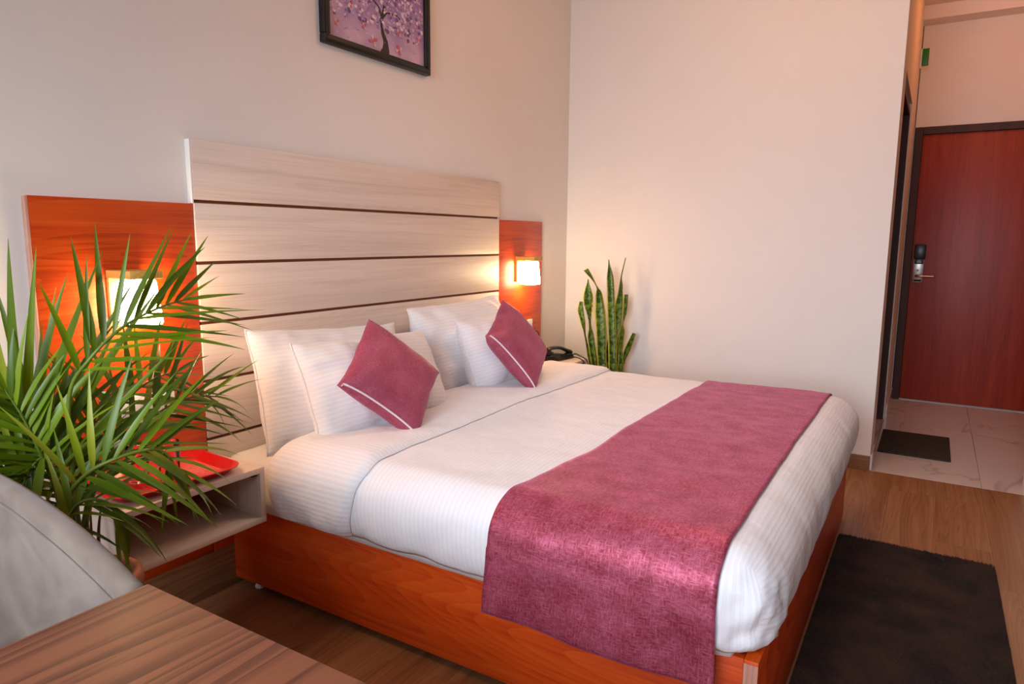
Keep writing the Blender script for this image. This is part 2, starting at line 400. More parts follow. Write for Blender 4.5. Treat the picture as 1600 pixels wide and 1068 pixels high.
# floor: dark bed under real planks
fl = structure(boxo('floor', (XL, 0.0, YF, 0.0, -0.08, -0.010), M['joint']))
PW = 0.199
def plank_mesh(L):
    bm = bmesh.new(); box(bm, 0.0003, L - 0.0003, 0.0003, PW - 0.0003, -0.011, 0.0, bev=0.0004, seg=1)
    me = bpy.data.meshes.new('plank'); bm.to_mesh(me); bm.free(); me.materials.append(M['oak_floor']); return me
row = 0; y = -2.413 + PW * 13
pl_cache = {}
while y > YF:
    ya = y - PW; top = min(y, 0.0); bot = max(ya, YF)
    off = -1.22 - 1.22 * 4 + (0.0 if row == 13 else random.choice([0.15, 0.35, 0.55, 0.75, 0.95, 1.1]))
    x = off
    while x < 0:
        a, b = max(x, XL), min(x + 1.22, 0.0)
        if b - a > 0.02 and top - bot > 0.03:
            key = round(b - a, 3)
            if abs((top - bot) - PW) < 1e-4:
                if key not in pl_cache: pl_cache[key] = plank_mesh(key)
                o = bpy.data.objects.new('plank', pl_cache[key]); COL.objects.link(o); o.parent = fl; o.location = (a, bot, 0)
            else:
                o = boxo('plank', (a + .0008, b - .0008, bot + .0008, top - .0008, -0.011, 0), M['oak_floor'], fl)
        x += 1.22
    y -= PW; row += 1
fe = structure(boxo('floor_entry', (0.0, XD + 0.12, -3.0, -0.9, -0.08, -0.010), M['joint']))
for (xa, xb) in ((0.001, 1.199), (1.2005, XD - 0.0)):
    for (ya, yb) in ((-2.4185, -1.899), (-2.999, -2.4205)):
        boxo('tile', (xa, xb, ya, yb, -0.0099, 0.0), M['marble'], fe, bev=0.0007, seg=1)
boxo('tile', (0.27, 1.33, -1.897, -0.91, -0.0099, 0.0), M['marble'], fe, bev=0.0007, seg=1)
structure(boxo('baseboard_right', (-0.014, -0.0005, -1.900, -0.002, 0.0, 0.082), M['oak_base_y'], bev=0.003))
structure(boxo('baseboard_back', (XL, -0.015, -0.0325, -0.0275, 0.0, 0.155), M['oak_base'], bev=0.002))
def skirting():
    bm = bmesh.new()
    box(bm, 0.0, 0.265, -1.912, -1.9005, 0.0, 0.09, bev=0.001, seg=1); box(bm, 1.385, XD - 0.001, -1.912, -1.9005, 0.0, 0.09, bev=0.001, seg=1)
    return structure(link('baseboard_corridor', bm, M['marble'], smooth=False))
skirting()

# window of the left wall (outside the frame, gives the daylight)
wn = structure(thing('window_1', None, None, (XL - 0.06, -2.05, 0.62)))
def window_frame():
    bm = bmesh.new(); x0, x1 = XL - 0.10, XL - 0.04
    box(bm, x0, x1, -3.2, -3.14, 0.62, 2.38); box(bm, x0, x1, -0.96, -0.9, 0.62, 2.38); box(bm, x0, x1, -3.14, -0.96, 0.62, 0.68); box(bm, x0, x1, -3.14, -0.96, 2.32, 2.38); box(bm, x0, x1, -2.08, -2.02, 0.68, 2.32)
    return link('window_frame', bm, M['white_plastic'], wn, smooth=False, origin=wn.location)
window_frame()

# bathroom door frame and leaf
d2 = structure(thing('door_2', None, None, (0.8, -1.83, 0)))
def bath_frame():
    bm = bmesh.new()
    box(bm, 0.272, 0.31, -1.893, -1.765, 0, 2.13, bev=0.003); box(bm, 1.285, 1.328, -1.893, -1.765, 0, 2.13, bev=0.003); box(bm, 0.31, 1.285, -1.893, -1.765, 2.09, 2.13, bev=0.003)
    return link('door_frame', bm, M['dark_wood'], d2, smooth=False, origin=d2.location)
bath_frame()
boxo('door_panel', (0.312, 1.283, -1.80, -1.767, 0.008, 2.088), M['dark_wood'], d2, bev=0.002)

# entry door
d1 = structure(thing('door_1', None, None, (XD, -2.45, 0)))
def entry_frame():
    bm = bmesh.new()
    box(bm, XD - 0.02, XD + 0.10, -1.962, -1.908, 0, 2.118, bev=0.004); box(bm, XD - 0.02, XD + 0.10, -2.968, -2.912, 0, 2.118, bev=0.004); box(bm, XD - 0.02, XD + 0.10, -2.912, -1.962, 2.062, 2.118, bev=0.004)
    o = link('door_frame', bm, M['dark_wood'], d1, smooth=False, origin=d1.location); o['label'] = 'dark brown frame'
entry_frame()
leaf_door = boxo('door_panel', (XD + 0.0, XD + 0.04, -2.9116, -1.9624, 0.008, 2.0616), M['cherry_z'], d1, bev=0.002)
lk = thing('door_lock', 'steel card lock with black reader cap and lever on red entry door', 'lock', (XD - 0.001, -2.012, 1.08))
def lock():
    x1 = XD - 0.001; o = lk.location
    boxo('lock_plate', (x1 - 0.016, x1, -2.049, -1.975, 0.94, 1.192), M['steel'], lk, bev=0.004)
    c = boxo('reader_cap', (x1 - 0.030, x1 - 0.0005, -2.053, -1.977, 1.122, 1.236), M['black_plastic'], lk, bev=0.006); c['label'] = 'black plastic reader cap'
    boxo('reader_tongue', (x1 - 0.024, x1 - 0.015, -2.043, -1.982, 1.085, 1.125), M['black_plastic'], lk, bev=0.003)
    boxo('reader_mark', (x1 - 0.0252, x1 - 0.0238, -2.030, -1.998, 1.097, 1.1005), M['off_white'], lk)
    bm = bmesh.new(); tube(bm, [(x1 - 0.015, -2.008, 1.036), (x1 - 0.019, -2.008, 1.036)], 0.010, 14); link('sensor_button', bm, M['off_white'], lk, origin=o)
    bm = bmesh.new(); tube(bm, [(x1 - 0.012, -2.006, 0.993), (x1 - 0.030, -2.006, 0.993)], 0.013, 14); link('lever_hub', bm, M['brass'], lk, origin=o)
    bm = bmesh.new(); tube(bm, spline([(x1 - 0.028, -2.004, 0.993), (x1 - 0.048, -2.008, 0.993), (x1 - 0.054, -2.03, 0.993), (x1 - 0.052, -2.08, 0.993), (x1 - 0.050, -2.128, 0.992)], 5), 0.0085, 10)
    h = link('lever_handle', bm, M['brass'], lk, origin=o); h['label'] = 'warm metal lever'
    boxo('key_slot', (x1 - 0.0175, x1 - 0.0155, -2.038, -1.988, 0.950, 0.963), M['dark_hole'], lk)
lock()
gs = thing('green_sign', 'small green plate fixed high on the corridor wall near the entry door', 'sign', (1.867, -1.905, 2.53))
boxo('sign_bracket', (1.862, 1.872, -1.915, -1.9005, 2.505, 2.640), M['off_white'], gs, bev=0.001)
boxo('sign_plate', (1.860, 1.874, -1.958, -1.9155, 2.520, 2.640), M['green_sign'], gs, bev=0.003)
dm = boxo('doormat', (0.408, 0.972, -2.291, -1.914, 0.0002, 0.010), M['mat'], None, bev=0.003)
tag(dm, 'dark speckled rectangular doormat on the pale marble tiles', 'doormat')

# ------------------------------------------------------------------ headboard and bedside wall panels
hb = thing('headboard', 'tall pale wood headboard of horizontal boards with brown grooves', 'headboard', (-1.814, 0, 0.08))
HX0, HX1 = -2.745, -0.883
boxo('backing', (HX0 + 0.004, HX1 - 0.004, -0.016, -0.0005, 0.085, 1.560), M['groove'], hb)
zs = [1.565, 1.367, 1.165, 0.963, 0.764, 0.560, 0.358, 0.30]
for i in range(len(zs) - 1):
    t = 0.0 if i == 0 else 0.0055
    boxo('board', (HX0, HX1, -0.026, -0.016, zs[i + 1] + 0.0055, zs[i] - t), M['ash_x'], hb, bev=0.0015)
lp_ = boxo('lower_panel', (HX0, HX1, -0.026, -0.0165, 0.085, 0.2995), M['cherry_x'], hb, bev=0.001); lp_['label'] = 'dark cherry strip low behind the bed'
es = boxo('edge_band', (HX0 - 0.006, HX0 - 0.0005, -0.025, -0.0005, 1.36, 1.565), M['wall'], hb, bev=0.001); es['label'] = 'white painted edge'
def panel(name, x0, x1, lab, edge):
    t = thing(name, lab, 'wall panel', ((x0 + x1) / 2, 0, 0.085))
    boxo('panel_board', (x0, x1, -0.020, -0.0005, 0.085, 1.359), M['cherry_x'], t, bev=0.0015)
    if edge:
        e = boxo('edge_band', (x0 - 0.008, x0 - 0.0005, -0.0195, -0.0005, 0.085, 1.357), M['cherry_edge'], t, bev=0.001); e['label'] = 'pale edge strip'
    return t
panel('wall_panel', -3.232, -2.747, 'cherry wood wall panel left of the headboard, behind the palm', True)
panel('wall_panel', -0.881, -0.377, 'narrow cherry wood wall panel right of the headboard near the corner', False)

# ------------------------------------------------------------------ sconces
def rsq_ring(hx, hy, r, z, n=5, cx=0, cy=0):
    out = []
    for qx, qy, a0 in ((1, 1, 0), (-1, 1, pi / 2), (-1, -1, pi), (1, -1, 3 * pi / 2)):
        for k in range(n + 1):
            a = a0 + (pi / 2) * k / n
            out.append((cx + qx * (hx - r) + r * cos(a), cy + qy * (hy - r) + r * sin(a), z))
    return out
def loft(bm, rings, cap0=True, cap1=True):
    R = [[bm.verts.new(p) for p in r] for r in rings]; n = len(R[0])
    for a, b in zip(R, R[1:]):
        for k in range(n): bm.faces.new((a[k], a[(k + 1) % n], b[(k + 1) % n], b[k]))
    if cap0: bm.faces.new(R[0][::-1])
    if cap1: bm.faces.new(R[-1])
    bmesh.ops.recalc_face_normals(bm, faces=bm.faces)
    return bm
def sconce(x, label):
    """x: left edge of the lamp on its panel"""
    yb = -0.0203; t = thing('wall_sconce', label, 'wall lamp', (x + 0.05, yb, 1.08), group='bedside wall lamps'); o = t.location
    boxo('back_plate', (x, x + 0.098, yb - 0.014, yb, 0.985 + 0.02, 1.128), M['gold_oak'], t, bev=0.002)
    boxo('top_plate', (x, x + 0.100, yb - 0.128, yb, 1.128, 1.152), M['gold_oak'], t, bev=0.002)
    bm = bmesh.new(); cx, cy = x + 0.052, yb - 0.072
    loft(bm, [rsq_ring(0.020, 0.020, 0.010, 1.1275, cx=cx, cy=cy), rsq_ring(0.038, 0.036, 0.012, 1.124, cx=cx, cy=cy), rsq_ring(0.041, 0.039, 0.012, 1.118, cx=cx, cy=cy), rsq_ring(0.050, 0.048, 0.012, 0.998, cx=cx, cy=cy), rsq_ring(0.048, 0.046, 0.014, 0.990, cx=cx, cy=cy)])
    s = link('lamp_shade', bm, M['lamp_glass'], t, origin=o); s.data.set_sharp_from_angle(angle=radians(50)); s['label'] = 'lit frosted glass shade'
    return t
sconce(-3.044, 'lit wooden wall sconce on the left panel behind the palm')
sconce(-0.700, 'lit wooden wall sconce on the right panel above the telephone')

# ------------------------------------------------------------------ sockets
def holes(t, cx, cz, yf, s=1.0):
    for dx, dz, r in ((0, 0.013, 0.0032), (-0.009, -0.0, 0.0024), (0.009, 0.0, 0.0024), (-0.009, -0.012, 0.003), (0.009, -0.012, 0.003)):
        bm = bmesh.new(); tube(bm, [(cx + dx * s, yf + 0.0006, cz + dz * s), (cx + dx * s, yf - 0.0005, cz + dz * s)], r * s, 10); link('socket_hole', bm, M['dark_hole'], t, smooth=False, origin=t.location)
yb = -0.0203
sw = thing('switch_plate', 'wide white switch and socket plate on the left wood panel', 'socket', (-2.955, yb, 0.715))
boxo('plate', (-3.055, -2.858, yb - 0.010, yb, 0.672, 0.762), M['white_plastic'], sw, bev=0.004)
for k in range(3): boxo('switch_rocker', (-3.043 + k * 0.040, -3.007 + k * 0.040, yb - 0.014, yb - 0.009, 0.690, 0.744), M['off_white'], sw, bev=0.002)
boxo('socket_face', (-2.922, -2.870, yb - 0.0125, yb - 0.009, 0.688, 0.746), M['off_white'], sw, bev=0.002)
holes(sw, -2.896, 0.717, yb - 0.0125)
sr = thing('switch_plate', 'white socket plate with plugged cable on the right wood panel', 'socket', (-0.565, yb, 0.715))
boxo('plate', (-0.635, -0.499, yb - 0.010, yb, 0.670, 0.768), M['white_plastic'], sr, bev=0.004)
boxo('socket_face', (-0.560, -0.508, yb - 0.0125, yb - 0.009, 0.688, 0.746), M['off_white'], sr, bev=0.002)
boxo('switch_rocker', (-0.625, -0.590, yb - 0.014, yb - 0.009, 0.690, 0.744), M['off_white'], sr, bev=0.002)
holes(sr, -0.534, 0.717, yb - 0.0125)
boxo('plug', (-0.548, -0.520, yb - 0.040, yb - 0.0135, 0.690, 0.716), M['black_plastic'], sr, bev=0.005)
bm = bmesh.new(); tube(bm, spline([(-0.534, yb - 0.038, 0.703), (-0.520, yb - 0.060, 0.690), (-0.505, yb - 0.055, 0.640), (-0.50, yb - 0.03, 0.58), (-0.50, yb - 0.02, 0.535)], 6), 0.0028, 8)
link('plug_cable', bm, M['black_plastic'], sr, origin=sr.location)

# ------------------------------------------------------------------ nightstands
def nightstand(x0, x1, label):
    y0, y1, z0, z1, th = -0.347, -0.0205, 0.349, 0.531, 0.018
    t = thing('nightstand', label, 'nightstand', ((x0 + x1) / 2, -0.0205, z0), group='floating nightstands'); o = t.location
    boxo('top_panel', (x0, x1, y0, y1, z1 - th, z1), M['ash_x'], t, bev=0.0012)
    boxo('bottom_panel', (x0, x1, y0, y1, z0, z0 + th), M['ash_x'], t, bev=0.0012)
    boxo('side_panel', (x0, x0 + th, y0, y1, z0 + th, z1 - th), M['ash_z'], t, bev=0.0008)
    boxo('side_panel', (x1 - th, x1, y0, y1, z0 + th, z1 - th), M['ash_z'], t, bev=0.0008)
    boxo('bracket', (x1 - th - 0.020, x1 - th - 0.001, y0 + 0.012, y0 + 0.030, z1 - th - 0.010, z1 - th - 0.0003), M['dark_hole'], t, bev=0.001)
    return t
nightstand(-3.247, -2.773, 'open pale wood wall-mounted nightstand holding the red tray')
nightstand(-0.760, -0.369, 'pale wood wall-mounted nightstand carrying the black telephone')

# tray with bottle and glasses
def tray():
    cx, cy, rz = -3.020, -0.192, radians(-4)
    t = thing('serving_tray', 'red plastic tray with textured bottom on the left nightstand', 'tray', (cx, cy, 0.5312), (0, 0, rz))
    def ring(hx, hy, r, z): return rsq_ring(hx, hy, r, z, 6)
    bm = bmesh.new()
    loft(bm, [ring(0.158, 0.108, 0.040, 0.0), ring(0.166, 0.116, 0.045, 0.003), ring(0.186, 0.134, 0.055, 0.022), ring(0.194, 0.140, 0.058, 0.023), ring(0.194, 0.140, 0.058, 0.0205 + 0.005), ring(0.186, 0.133, 0.054, 0.0265), ring(0.166, 0.114, 0.044, 0.0065), ring(0.158, 0.107, 0.040, 0.0045)])
    o = link('tray_body', bm, M['red_tray'], t); o.data.set_sharp_from_angle(angle=radians(50))
    bm = bmesh.new()
    nx, ny = 34, 23
    for i in range(nx):
        for j in range(ny):
            x = (i - (nx - 1) / 2) * 0.0092; y = (j - (ny - 1) / 2) * 0.0092
            if abs(x) > 0.128 and abs(y) > 0.078 and (abs(x) - 0.128) ** 2 + (abs(y) - 0.078) ** 2 > 0.03 ** 2: continue
            r = 0.0034; vs = [bm.verts.new((x + r * a, y + r * b, 0.0045)) for a, b in ((1, 0), (0, 1), (-1, 0), (0, -1))]; p = bm.verts.new((x, y, 0.0062))
            for k in range(4): bm.faces.new((vs[k], vs[(k + 1) % 4], p))
    o = link('tray_texture', bm, M['red_tray'], t, smooth=False); o['kind'] = 'stuff'
tray()
TZ = 0.5385
def glass(x, y, lab, r=0.031, h=0.115):
    bm = bmesh.new()
    lathe(bm, [(0, 0), (r * 0.86, 0), (r * 0.9, 0.002), (r, h), (r * 0.98, h + 0.001), (r * 0.955, h), (r * 0.85, 0.012), (r * 0.80, 0.009), (0, 0.008)])
    o = link('drinking_glass', bm, M['glass'], origin=(0, 0, 0)); o.location = (x, y, TZ)
    tag(o, lab, 'glass', 'glasses on the tray')
glass(-3.012, -0.225, 'clear drinking glass nearest the middle of the red tray')
glass(-3.072, -0.165, 'clear drinking glass on the tray beside the water bottle')
def bottle():
    t = thing('water_bottle', 'clear plastic water bottle with teal cap on the red tray', 'bottle', (-3.138, -0.142, TZ))
    bm = bmesh.new()
    prof = [(0, 0.004), (0.022, 0.0), (0.036, 0.006), (0.039, 0.02), (0.0375, 0.032), (0.039, 0.044), (0.0375, 0.056), (0.039, 0.07), (0.039, 0.10), (0.0385, 0.102), (0.0385, 0.152), (0.039, 0.155), (0.038, 0.175), (0.030, 0.205), (0.018, 0.232), (0.0125, 0.240), (0.0125, 0.250), (0.016, 0.252), (0.016, 0.254), (0.012, 0.256), (0.012, 0.262), (0, 0.262)]
    lathe(bm, prof); link('bottle_body', bm, M['pet'], t)
    bm = bmesh.new(); lathe(bm, [(0.0388, 0.104), (0.0394, 0.104), (0.0394, 0.150), (0.0388, 0.150)]); o = link('bottle_label', bm, M['label'], t); o['label'] = 'teal and white label'
    bm = bmesh.new(); lathe(bm, [(0.0128, 0.258), (0.015, 0.258), (0.0152, 0.274), (0.014, 0.277), (0, 0.277)], seg=20); o = link('bottle_cap', bm, M['teal'], t); o['label'] = 'teal screw cap'
bottle()

# ------------------------------------------------------------------ bed frame
bf = thing('platform_bed', 'low cherry wood box bed frame under the white duvet', 'bed', (-1.74, -0.93, 0))
BX0, BX1, BY0, BY1, BZ = -2.670, -0.820, -1.852, -0.030, 0.322
boxo('side_panel', (BX0, BX0 + 0.026, BY0 + 0.0325, BY1, 0.030, BZ), M['cherry_y'], bf, bev=0.0015)
boxo('side_panel', (BX1 - 0.026, BX1, BY0 + 0.0325, BY1, 0.030, BZ), M['cherry_y'], bf, bev=0.0015)
boxo('foot_panel', (BX0, BX1, BY0, BY0 + 0.032, 0.012, BZ), M['cherry_x'], bf, bev=0.0015)
e = boxo('corner_edge', (BX0 - 0.0014, BX0 - 0.0003, BY0 + 0.0005, BY0 + 0.0318, 0.013, BZ - 0.008), M['cherry_edge'], bf); e['label'] = 'pale edge band'
boxo('head_rail', (BX0 + 0.0262, BX1 - 0.0262, BY1 - 0.026, BY1, 0.030, BZ), M['cherry_x'], bf, bev=0.0015)
boxo('platform', (BX0 + 0.0262, BX1 - 0.0262, BY0 + 0.0322, BY1 - 0.0262, 0.296, 0.314), M['platform'], bf)
for fx, fy in ((BX0 + 0.030, -0.125), (BX0 + 0.030, -1.72), (BX1 - 0.030, -0.125), (BX1 - 0.030, -1.72)):
    bm = bmesh.new(); lathe(bm, [(0, 0), (0.016, 0), (0.018, 0.004), (0.015, 0.012), (0.012, 0.030), (0, 0.030)], (fx, fy, 0.0)); o = link('foot', bm, M['white_plastic'], bf, origin=bf.location)

# mattress
def soft_box(x0, x1, y0, y1, z0, z1, r, faces, n, bulge=0.0, fn=None, uvfn=None):
    """Grid-faced box with rounded edges; faces: subset of 'T','B','L','R','F','H'. Returns bm."""
    bm = bmesh.new(); uvl = bm.loops.layers.uv.new('UVMap'); vd = {}
    def sm(p):
        q = rb(p); return q
    def rb(p):
        return round_point(p, x0, x1, y0, y1, z0, z1, r, bulge, fn)
    def vert(p):
        k = (round(p[0], 4), round(p[1], 4), round(p[2], 4))
        if k not in vd: vd[k] = bm.verts.new(rb(p)[0])
        return vd[k]
    def axis(a, b):
        m = max(2, int(round((b - a) / n))); c = [a + (b - a) * i / m for i in range(m + 1)]
        return c
    X, Y, Z = axis(x0, x1), axis(y0, y1), axis(z0, z1)
    def quad(ps, face):
        vs = [vert(p) for p in ps]
        if len(set(vs)) < 4: return
        try: f = bm.faces.new(vs)
        except ValueError: return
        for lp, p in zip(f.loops, ps):
            if face in 'TB': uv = (p[0], p[1])
            elif face == 'L': uv = (x0 - (z1 - p[2]), p[1])
            elif face == 'R': uv = (x1 + (z1 - p[2]), p[1])
            elif face == 'F': uv = (p[0], y0 - (z1 - p[2]))
            else: uv = (p[0], y1 + (z1 - p[2]))
            lp[uvl].uv = uv if uvfn is None else uvfn(uv)
    for f in faces:
        if f in 'TB':
            z = z1 if f == 'T' else z0
            for a, b in zip(X, X[1:]):
                for c, d in zip(Y, Y[1:]):
                    q = [(a, c, z), (b, c, z), (b, d, z), (a, d, z)]; quad(q if f == 'T' else q[::-1], f)
        elif f in 'LR':
            x = x0 if f == 'L' else x1
            for a, b in zip(Y, Y[1:]):
                for c, d in zip(Z, Z[1:]):
                    q = [(x, a, c), (x, a, d), (x, b, d), (x, b, c)]; quad(q if f == 'R' else q[::-1], f)
        else:
            yy = y0 if f == 'F' else y1
            for a, b in zip(X, X[1:]):
                for c, d in zip(Z, Z[1:]):
                    q = [(a, yy, c), (b, yy, c), (b, yy, d), (a, yy, d)]; quad(q if f == 'F' else q[::-1], f)
    bmesh.ops.recalc_face_normals(bm, faces=bm.faces)
    return bm
def round_point(p, x0, x1, y0, y1, z0, z1, r, bulge=0.0, fn=None):
    lo = (x0 + r, y0 + r, z0); hi = (x1 - r, y1 - r, z1 - r)
    c = Vector(min(max(a, l), h) for a, l, h in zip(p, lo, hi)); d = Vector(p) - c
    if d.length < 1e-7: n = Vector((0, 0, 1)); q = Vector(p)
    else:
        n = d.normalized(); q = c + n * r
    if bulge:
        k = max(0.0, min(1.0, (q.z - z0) / (z1 - z0))); h = Vector((n.x, n.y, 0))
        q += h * bulge * (sin(pi * min(1.0, k * 1.05)) ** 0.8 if k < 0.952 else 0.0)
    if fn: q, n = fn(q, n, p)
    return q, n
bm = soft_box(BX0 - 0.020, BX1 + 0.004, BY0 + 0.05, -0.035, 0.3228, 0.502, 0.035, 'TBLRFH', 0.05, fn=lambda q, n, p: (q + n * 0.003 * nz3(q, 9), n))
mt = link('mattress', bm, M['sheet'], origin=(-1.74, -0.93, 0.3228)); tag(mt, 'mattress in a cream white sheet showing beside the left pillows', 'mattress')

# duvet
DX0, DX1, DY0, DY1, DZ0, DZ1, DR, DB = -2.694, -0.800, -1.862, -0.285, 0.332, 0.572, 0.085, 0.030
def duvet_fn(q, n, p):
    k = (q.z - DZ0) / (DZ1 - DZ0); side = max(0.0, 1.0 - k)
    d = 0.005 * nz3(q, 5.0, 3.1) + 0.0025 * nz3(q, 14.0, 1.3)
    # soft folds that hang down the sides
    if abs(n.z) < 0.8:
        d += 0.008 * side * nz3((q.x * 1.0, q.y * 1.0, q.z * 0.25), 13.0, 5.0)
        d += 0.004 * side * nz3((q.x, q.y, q.z * 0.3), 30.0, 9.0)
    # bunched corner at the foot on the near side
    cx = max(0.0, 1 - (Vector((q.x, q.y)) - Vector((DX0, DY0))).length / 0.24)
    if cx > 0: d += 0.022 * cx * nz3((q.x, q.y, q.z * 0.8), 22.0, 2.0) * side * 1.3 - 0.034 * cx * side * abs(nz3((q.x, q.y, q.z * 0.9), 17.0, 6.0)) ** 0.6 - 0.006 * cx * side
    q = q + n * d
    # hem line wanders a little
    if p[2] < DZ0 + 0.02: q = q + Vector((0, 0, 0.010 * nz3(q, 7.0, 4.4) + 0.004))
    # slightly crowned middle
    q = q + Vector((0, 0, 0.010 * max(0.0, n.z) * (1 - ((q.x + 1.747) / 0.95) ** 2)))
    return q, n
def DUV(p): return round_point(p, DX0, DX1, DY0, DY1, DZ0, DZ1, DR, DB, duvet_fn)
bm = soft_box(DX0, DX1, DY0, DY1, DZ0, DZ1, DR, 'TLRFH', 0.0125, DB, duvet_fn)
dv = link('duvet', bm, M['white_cloth'], origin=(-1.747, -1.07, DZ0)); tag(dv, 'white striped duvet spread over the bed, folded back below the pillows', 'duvet')
md = dv.modifiers.new('thickness', 'SOLIDIFY'); md.thickness = 0.012; md.offset = -1.0
# the turned-back fold
def fold():
    bm = bmesh.new(); uvl = bm.loops.layers.uv.new('UVMap'); yf, yh = -0.705, -0.292
    def path(n):
        pts = []
        for i in range(24): pts.append((DX0, None, DZ0 + 0.006 + (DZ1 - DZ0 - 0.006) * i / 24))
        for i in range(n): pts.append((DX0 + (DX1 - DX0) * i / n, None, DZ1))
        for i in range(25): pts.append((DX1, None, DZ1 - (DZ1 - DZ0 - 0.006) * i / 24))
        return pts
    P = path(130)
    ys = [yf + 0.0008 * 1.9 ** i for i in range(6)] + [yf + 0.026 + (yh - yf - 0.026) * i / 40 for i in range(41)]
    grid = []
    for y in ys:
        rowv = []
        a = min(1.0, max(0.0, (y - yf) / 0.050)); off = 0.0005 + 0.021 * (max(0.0, 1 - (1 - a) ** 2.4)) ** 0.75
        for (x, _, z) in P:
            s = max(0.0, (DZ1 - z) / (DZ1 - DZ0))
            wob = 0.016 * noise.noise(Vector((x * 2.0, 3.3, z * 2.0))) + 0.050 * s * (1 if x < -2 else 0) * (yh - y) / (yh - yf)
            q, n = DUV((x, y + wob, z)); q = q + n * (off + 0.005 * a * nz3(q, 8.0, 7.7))
            rowv.append((bm.verts.new(q), (y, (x if z == DZ1 else (x - (DZ1 - z) if x < -2 else x + (DZ1 - z))))))
        grid.append(rowv)
    for r0, r1 in zip(grid, grid[1:]):
        for k in range(len(P) - 1):
            q = [r0[k], r0[k + 1], r1[k + 1], r1[k]]; f = bm.faces.new([v[0] for v in q])
            for lp, v in zip(f.loops, q): lp[uvl].uv = v[1]
    bmesh.ops.recalc_face_normals(bm, faces=bm.faces)
    o = link('folded_edge', bm, M['white_cloth'], dv, origin=dv.location); o['label'] = 'turned-back fold of the duvet'
fold()

# runner
def runner():
    bm = bmesh.new(); uvl = bm.loops.layers.uv.new('UVMap')
    P = []
    for i in range(14): P.append(('d', DX1, DZ0 + 0.05 + (DZ1 - DZ0 - 0.05) * i / 14))
    for i in range(150): P.append(('d', DX1 + (DX0 - DX1) * i / 150, DZ1))
    for i in range(9): P.append(('d', DX0, DZ1 - (DZ1 - 0.455) * i / 8))
    for i in range(1, 22): P.append(('h', DX0, 0.455 - (0.455 - 0.268) * i / 21))
    rows = []; ny = 46
    for j in range(ny + 1):
        v = j / ny; r = []; s = 0.0; last = None
        for kd, x, z in P:
            # the cloth lies slightly askew: further from the head on the far side
            fx = (x - DX0) / (DX1 - DX0) if kd == 'd' else 0.0
            zz = DZ1 - z if (x == DX0) else 0.0
            y0 = -1.170 - 0.055 * min(1, fx * 4) + 0.03 * 0 + 0.012 * zz / 0.3
            y1 = -1.768 - 0.0 * fx
            y = y0 + (y1 - y0) * v + 0.006 * noise.noise(Vector((x * 2.5, z * 3, v * 2)))
            if kd == 'd':
                q, n = DUV((x, y, z)); q = q + n * 0.0075
            else:
                t = (0.455 - z) / 0.187
                b, n = DUV((x, y, 0.455)); q = b + n * 0.0075
                q.x += 0.004 * t + 0.016 * t * noise.noise(Vector((y * 6.0, z * 7.0, 0.7))) + 0.008 * t * sin(y * 19 + z * 6) - 0.004
                q.x = min(q.x, -2.684)
                q.z = z - 0.016 * v
            if last is not None: s += (q - last).length
            last = q.copy(); r.append((bm.verts.new(q), (s, v * 0.57)))
        rows.append(r)
    for a, b in zip(rows, rows[1:]):
        for k in range(len(P) - 1):
            q = [a[k], a[k + 1], b[k + 1], b[k]]; f = bm.faces.new([w[0] for w in q])
            for lp, w in zip(f.loops, q): lp[uvl].uv = w[1]
    bmesh.ops.recalc_face_normals(bm, faces=bm.faces)
    o = link('bed_runner', bm, M['runner'], origin=(-1.747, -1.48, DZ1)); tag(o, 'wine red satin bed runner across the foot of the white duvet', 'bed runner')
    m = o.modifiers.new('thickness', 'SOLIDIFY'); m.thickness = 0.003; m.offset = 1.0
runner()

# ------------------------------------------------------------------ pillows
def pillow_bm(w, h, t, n=44, pinch=0.05, sag=0.0, seed=0.0, wr=0.010, px=0.5, ex=4.0, cr=0.0):
    bm = bmesh.new(); uvl = bm.loops.layers.uv.new('UVMap')
    def pos(u, v, s):
        x = w / 2 * u * (1 - pinch * (1 - v * v) * abs(u)); z = h / 2 * v * (1 - pinch * (1 - u * u) * abs(v))
        e = max(0.0, (1 - abs(u) ** ex) * (1 - abs(v) ** ex)) ** px
        y = s * t / 2 * e * (1 - sag * v)
        p = Vector((x, y, z))
        k = (1 - max(abs(u), abs(v)) ** 6)
        rim = max(abs(u), abs(v)) ** 3
        wv = noise.noise(Vector((x * 7 + seed, z * 7 - seed, s * 2.0))) * wr + noise.noise(Vector((x * 19 + seed, z * 19, s + seed))) * wr * 0.45 * (0.3 + rim)
        wv -= cr * abs(noise.noise(Vector((x * 6.0 + seed * 2, z * 10.0 + x * 3, seed)))) * (0.35 + rim) - cr * 0.25
        p.y += s * wv * k
        p.x += 0.006 * noise.noise(Vector((z * 14, seed, 1.1))) * abs(u) ** 4; p.z += 0.006 * noise.noise(Vector((x * 12, seed, 2.1))) * abs(v) ** 4
        return p
    g = {}
    def ax(i): 
        a = -1 + 2 * i / n; return sin(a * pi / 2) * 0.55 + a * 0.45
    for s in (-1, 1):
        for i in range(n + 1):
            for j in range(n + 1):
                edge = i in (0, n) or j in (0, n)
                k = (0 if edge else s, i, j)
                if k not in g: g[k] = bm.verts.new(pos(ax(i), ax(j), s))
    def gv(s, i, j): return g[(0 if (i in (0, n) or j in (0, n)) else s, i, j)]
    for s in (-1, 1):
        for i in range(n):
            for j in range(n):
                ix = [(i, j), (i + 1, j), (i + 1, j + 1), (i, j + 1)]
                if s == 1: ix = ix[::-1]
                f = bm.faces.new([gv(s, *q) for q in ix])
                for lp, q in zip(f.loops, ix): lp[uvl].uv = (ax(q[0]) * w / 2, ax(q[1]) * h / 2)
    return bm
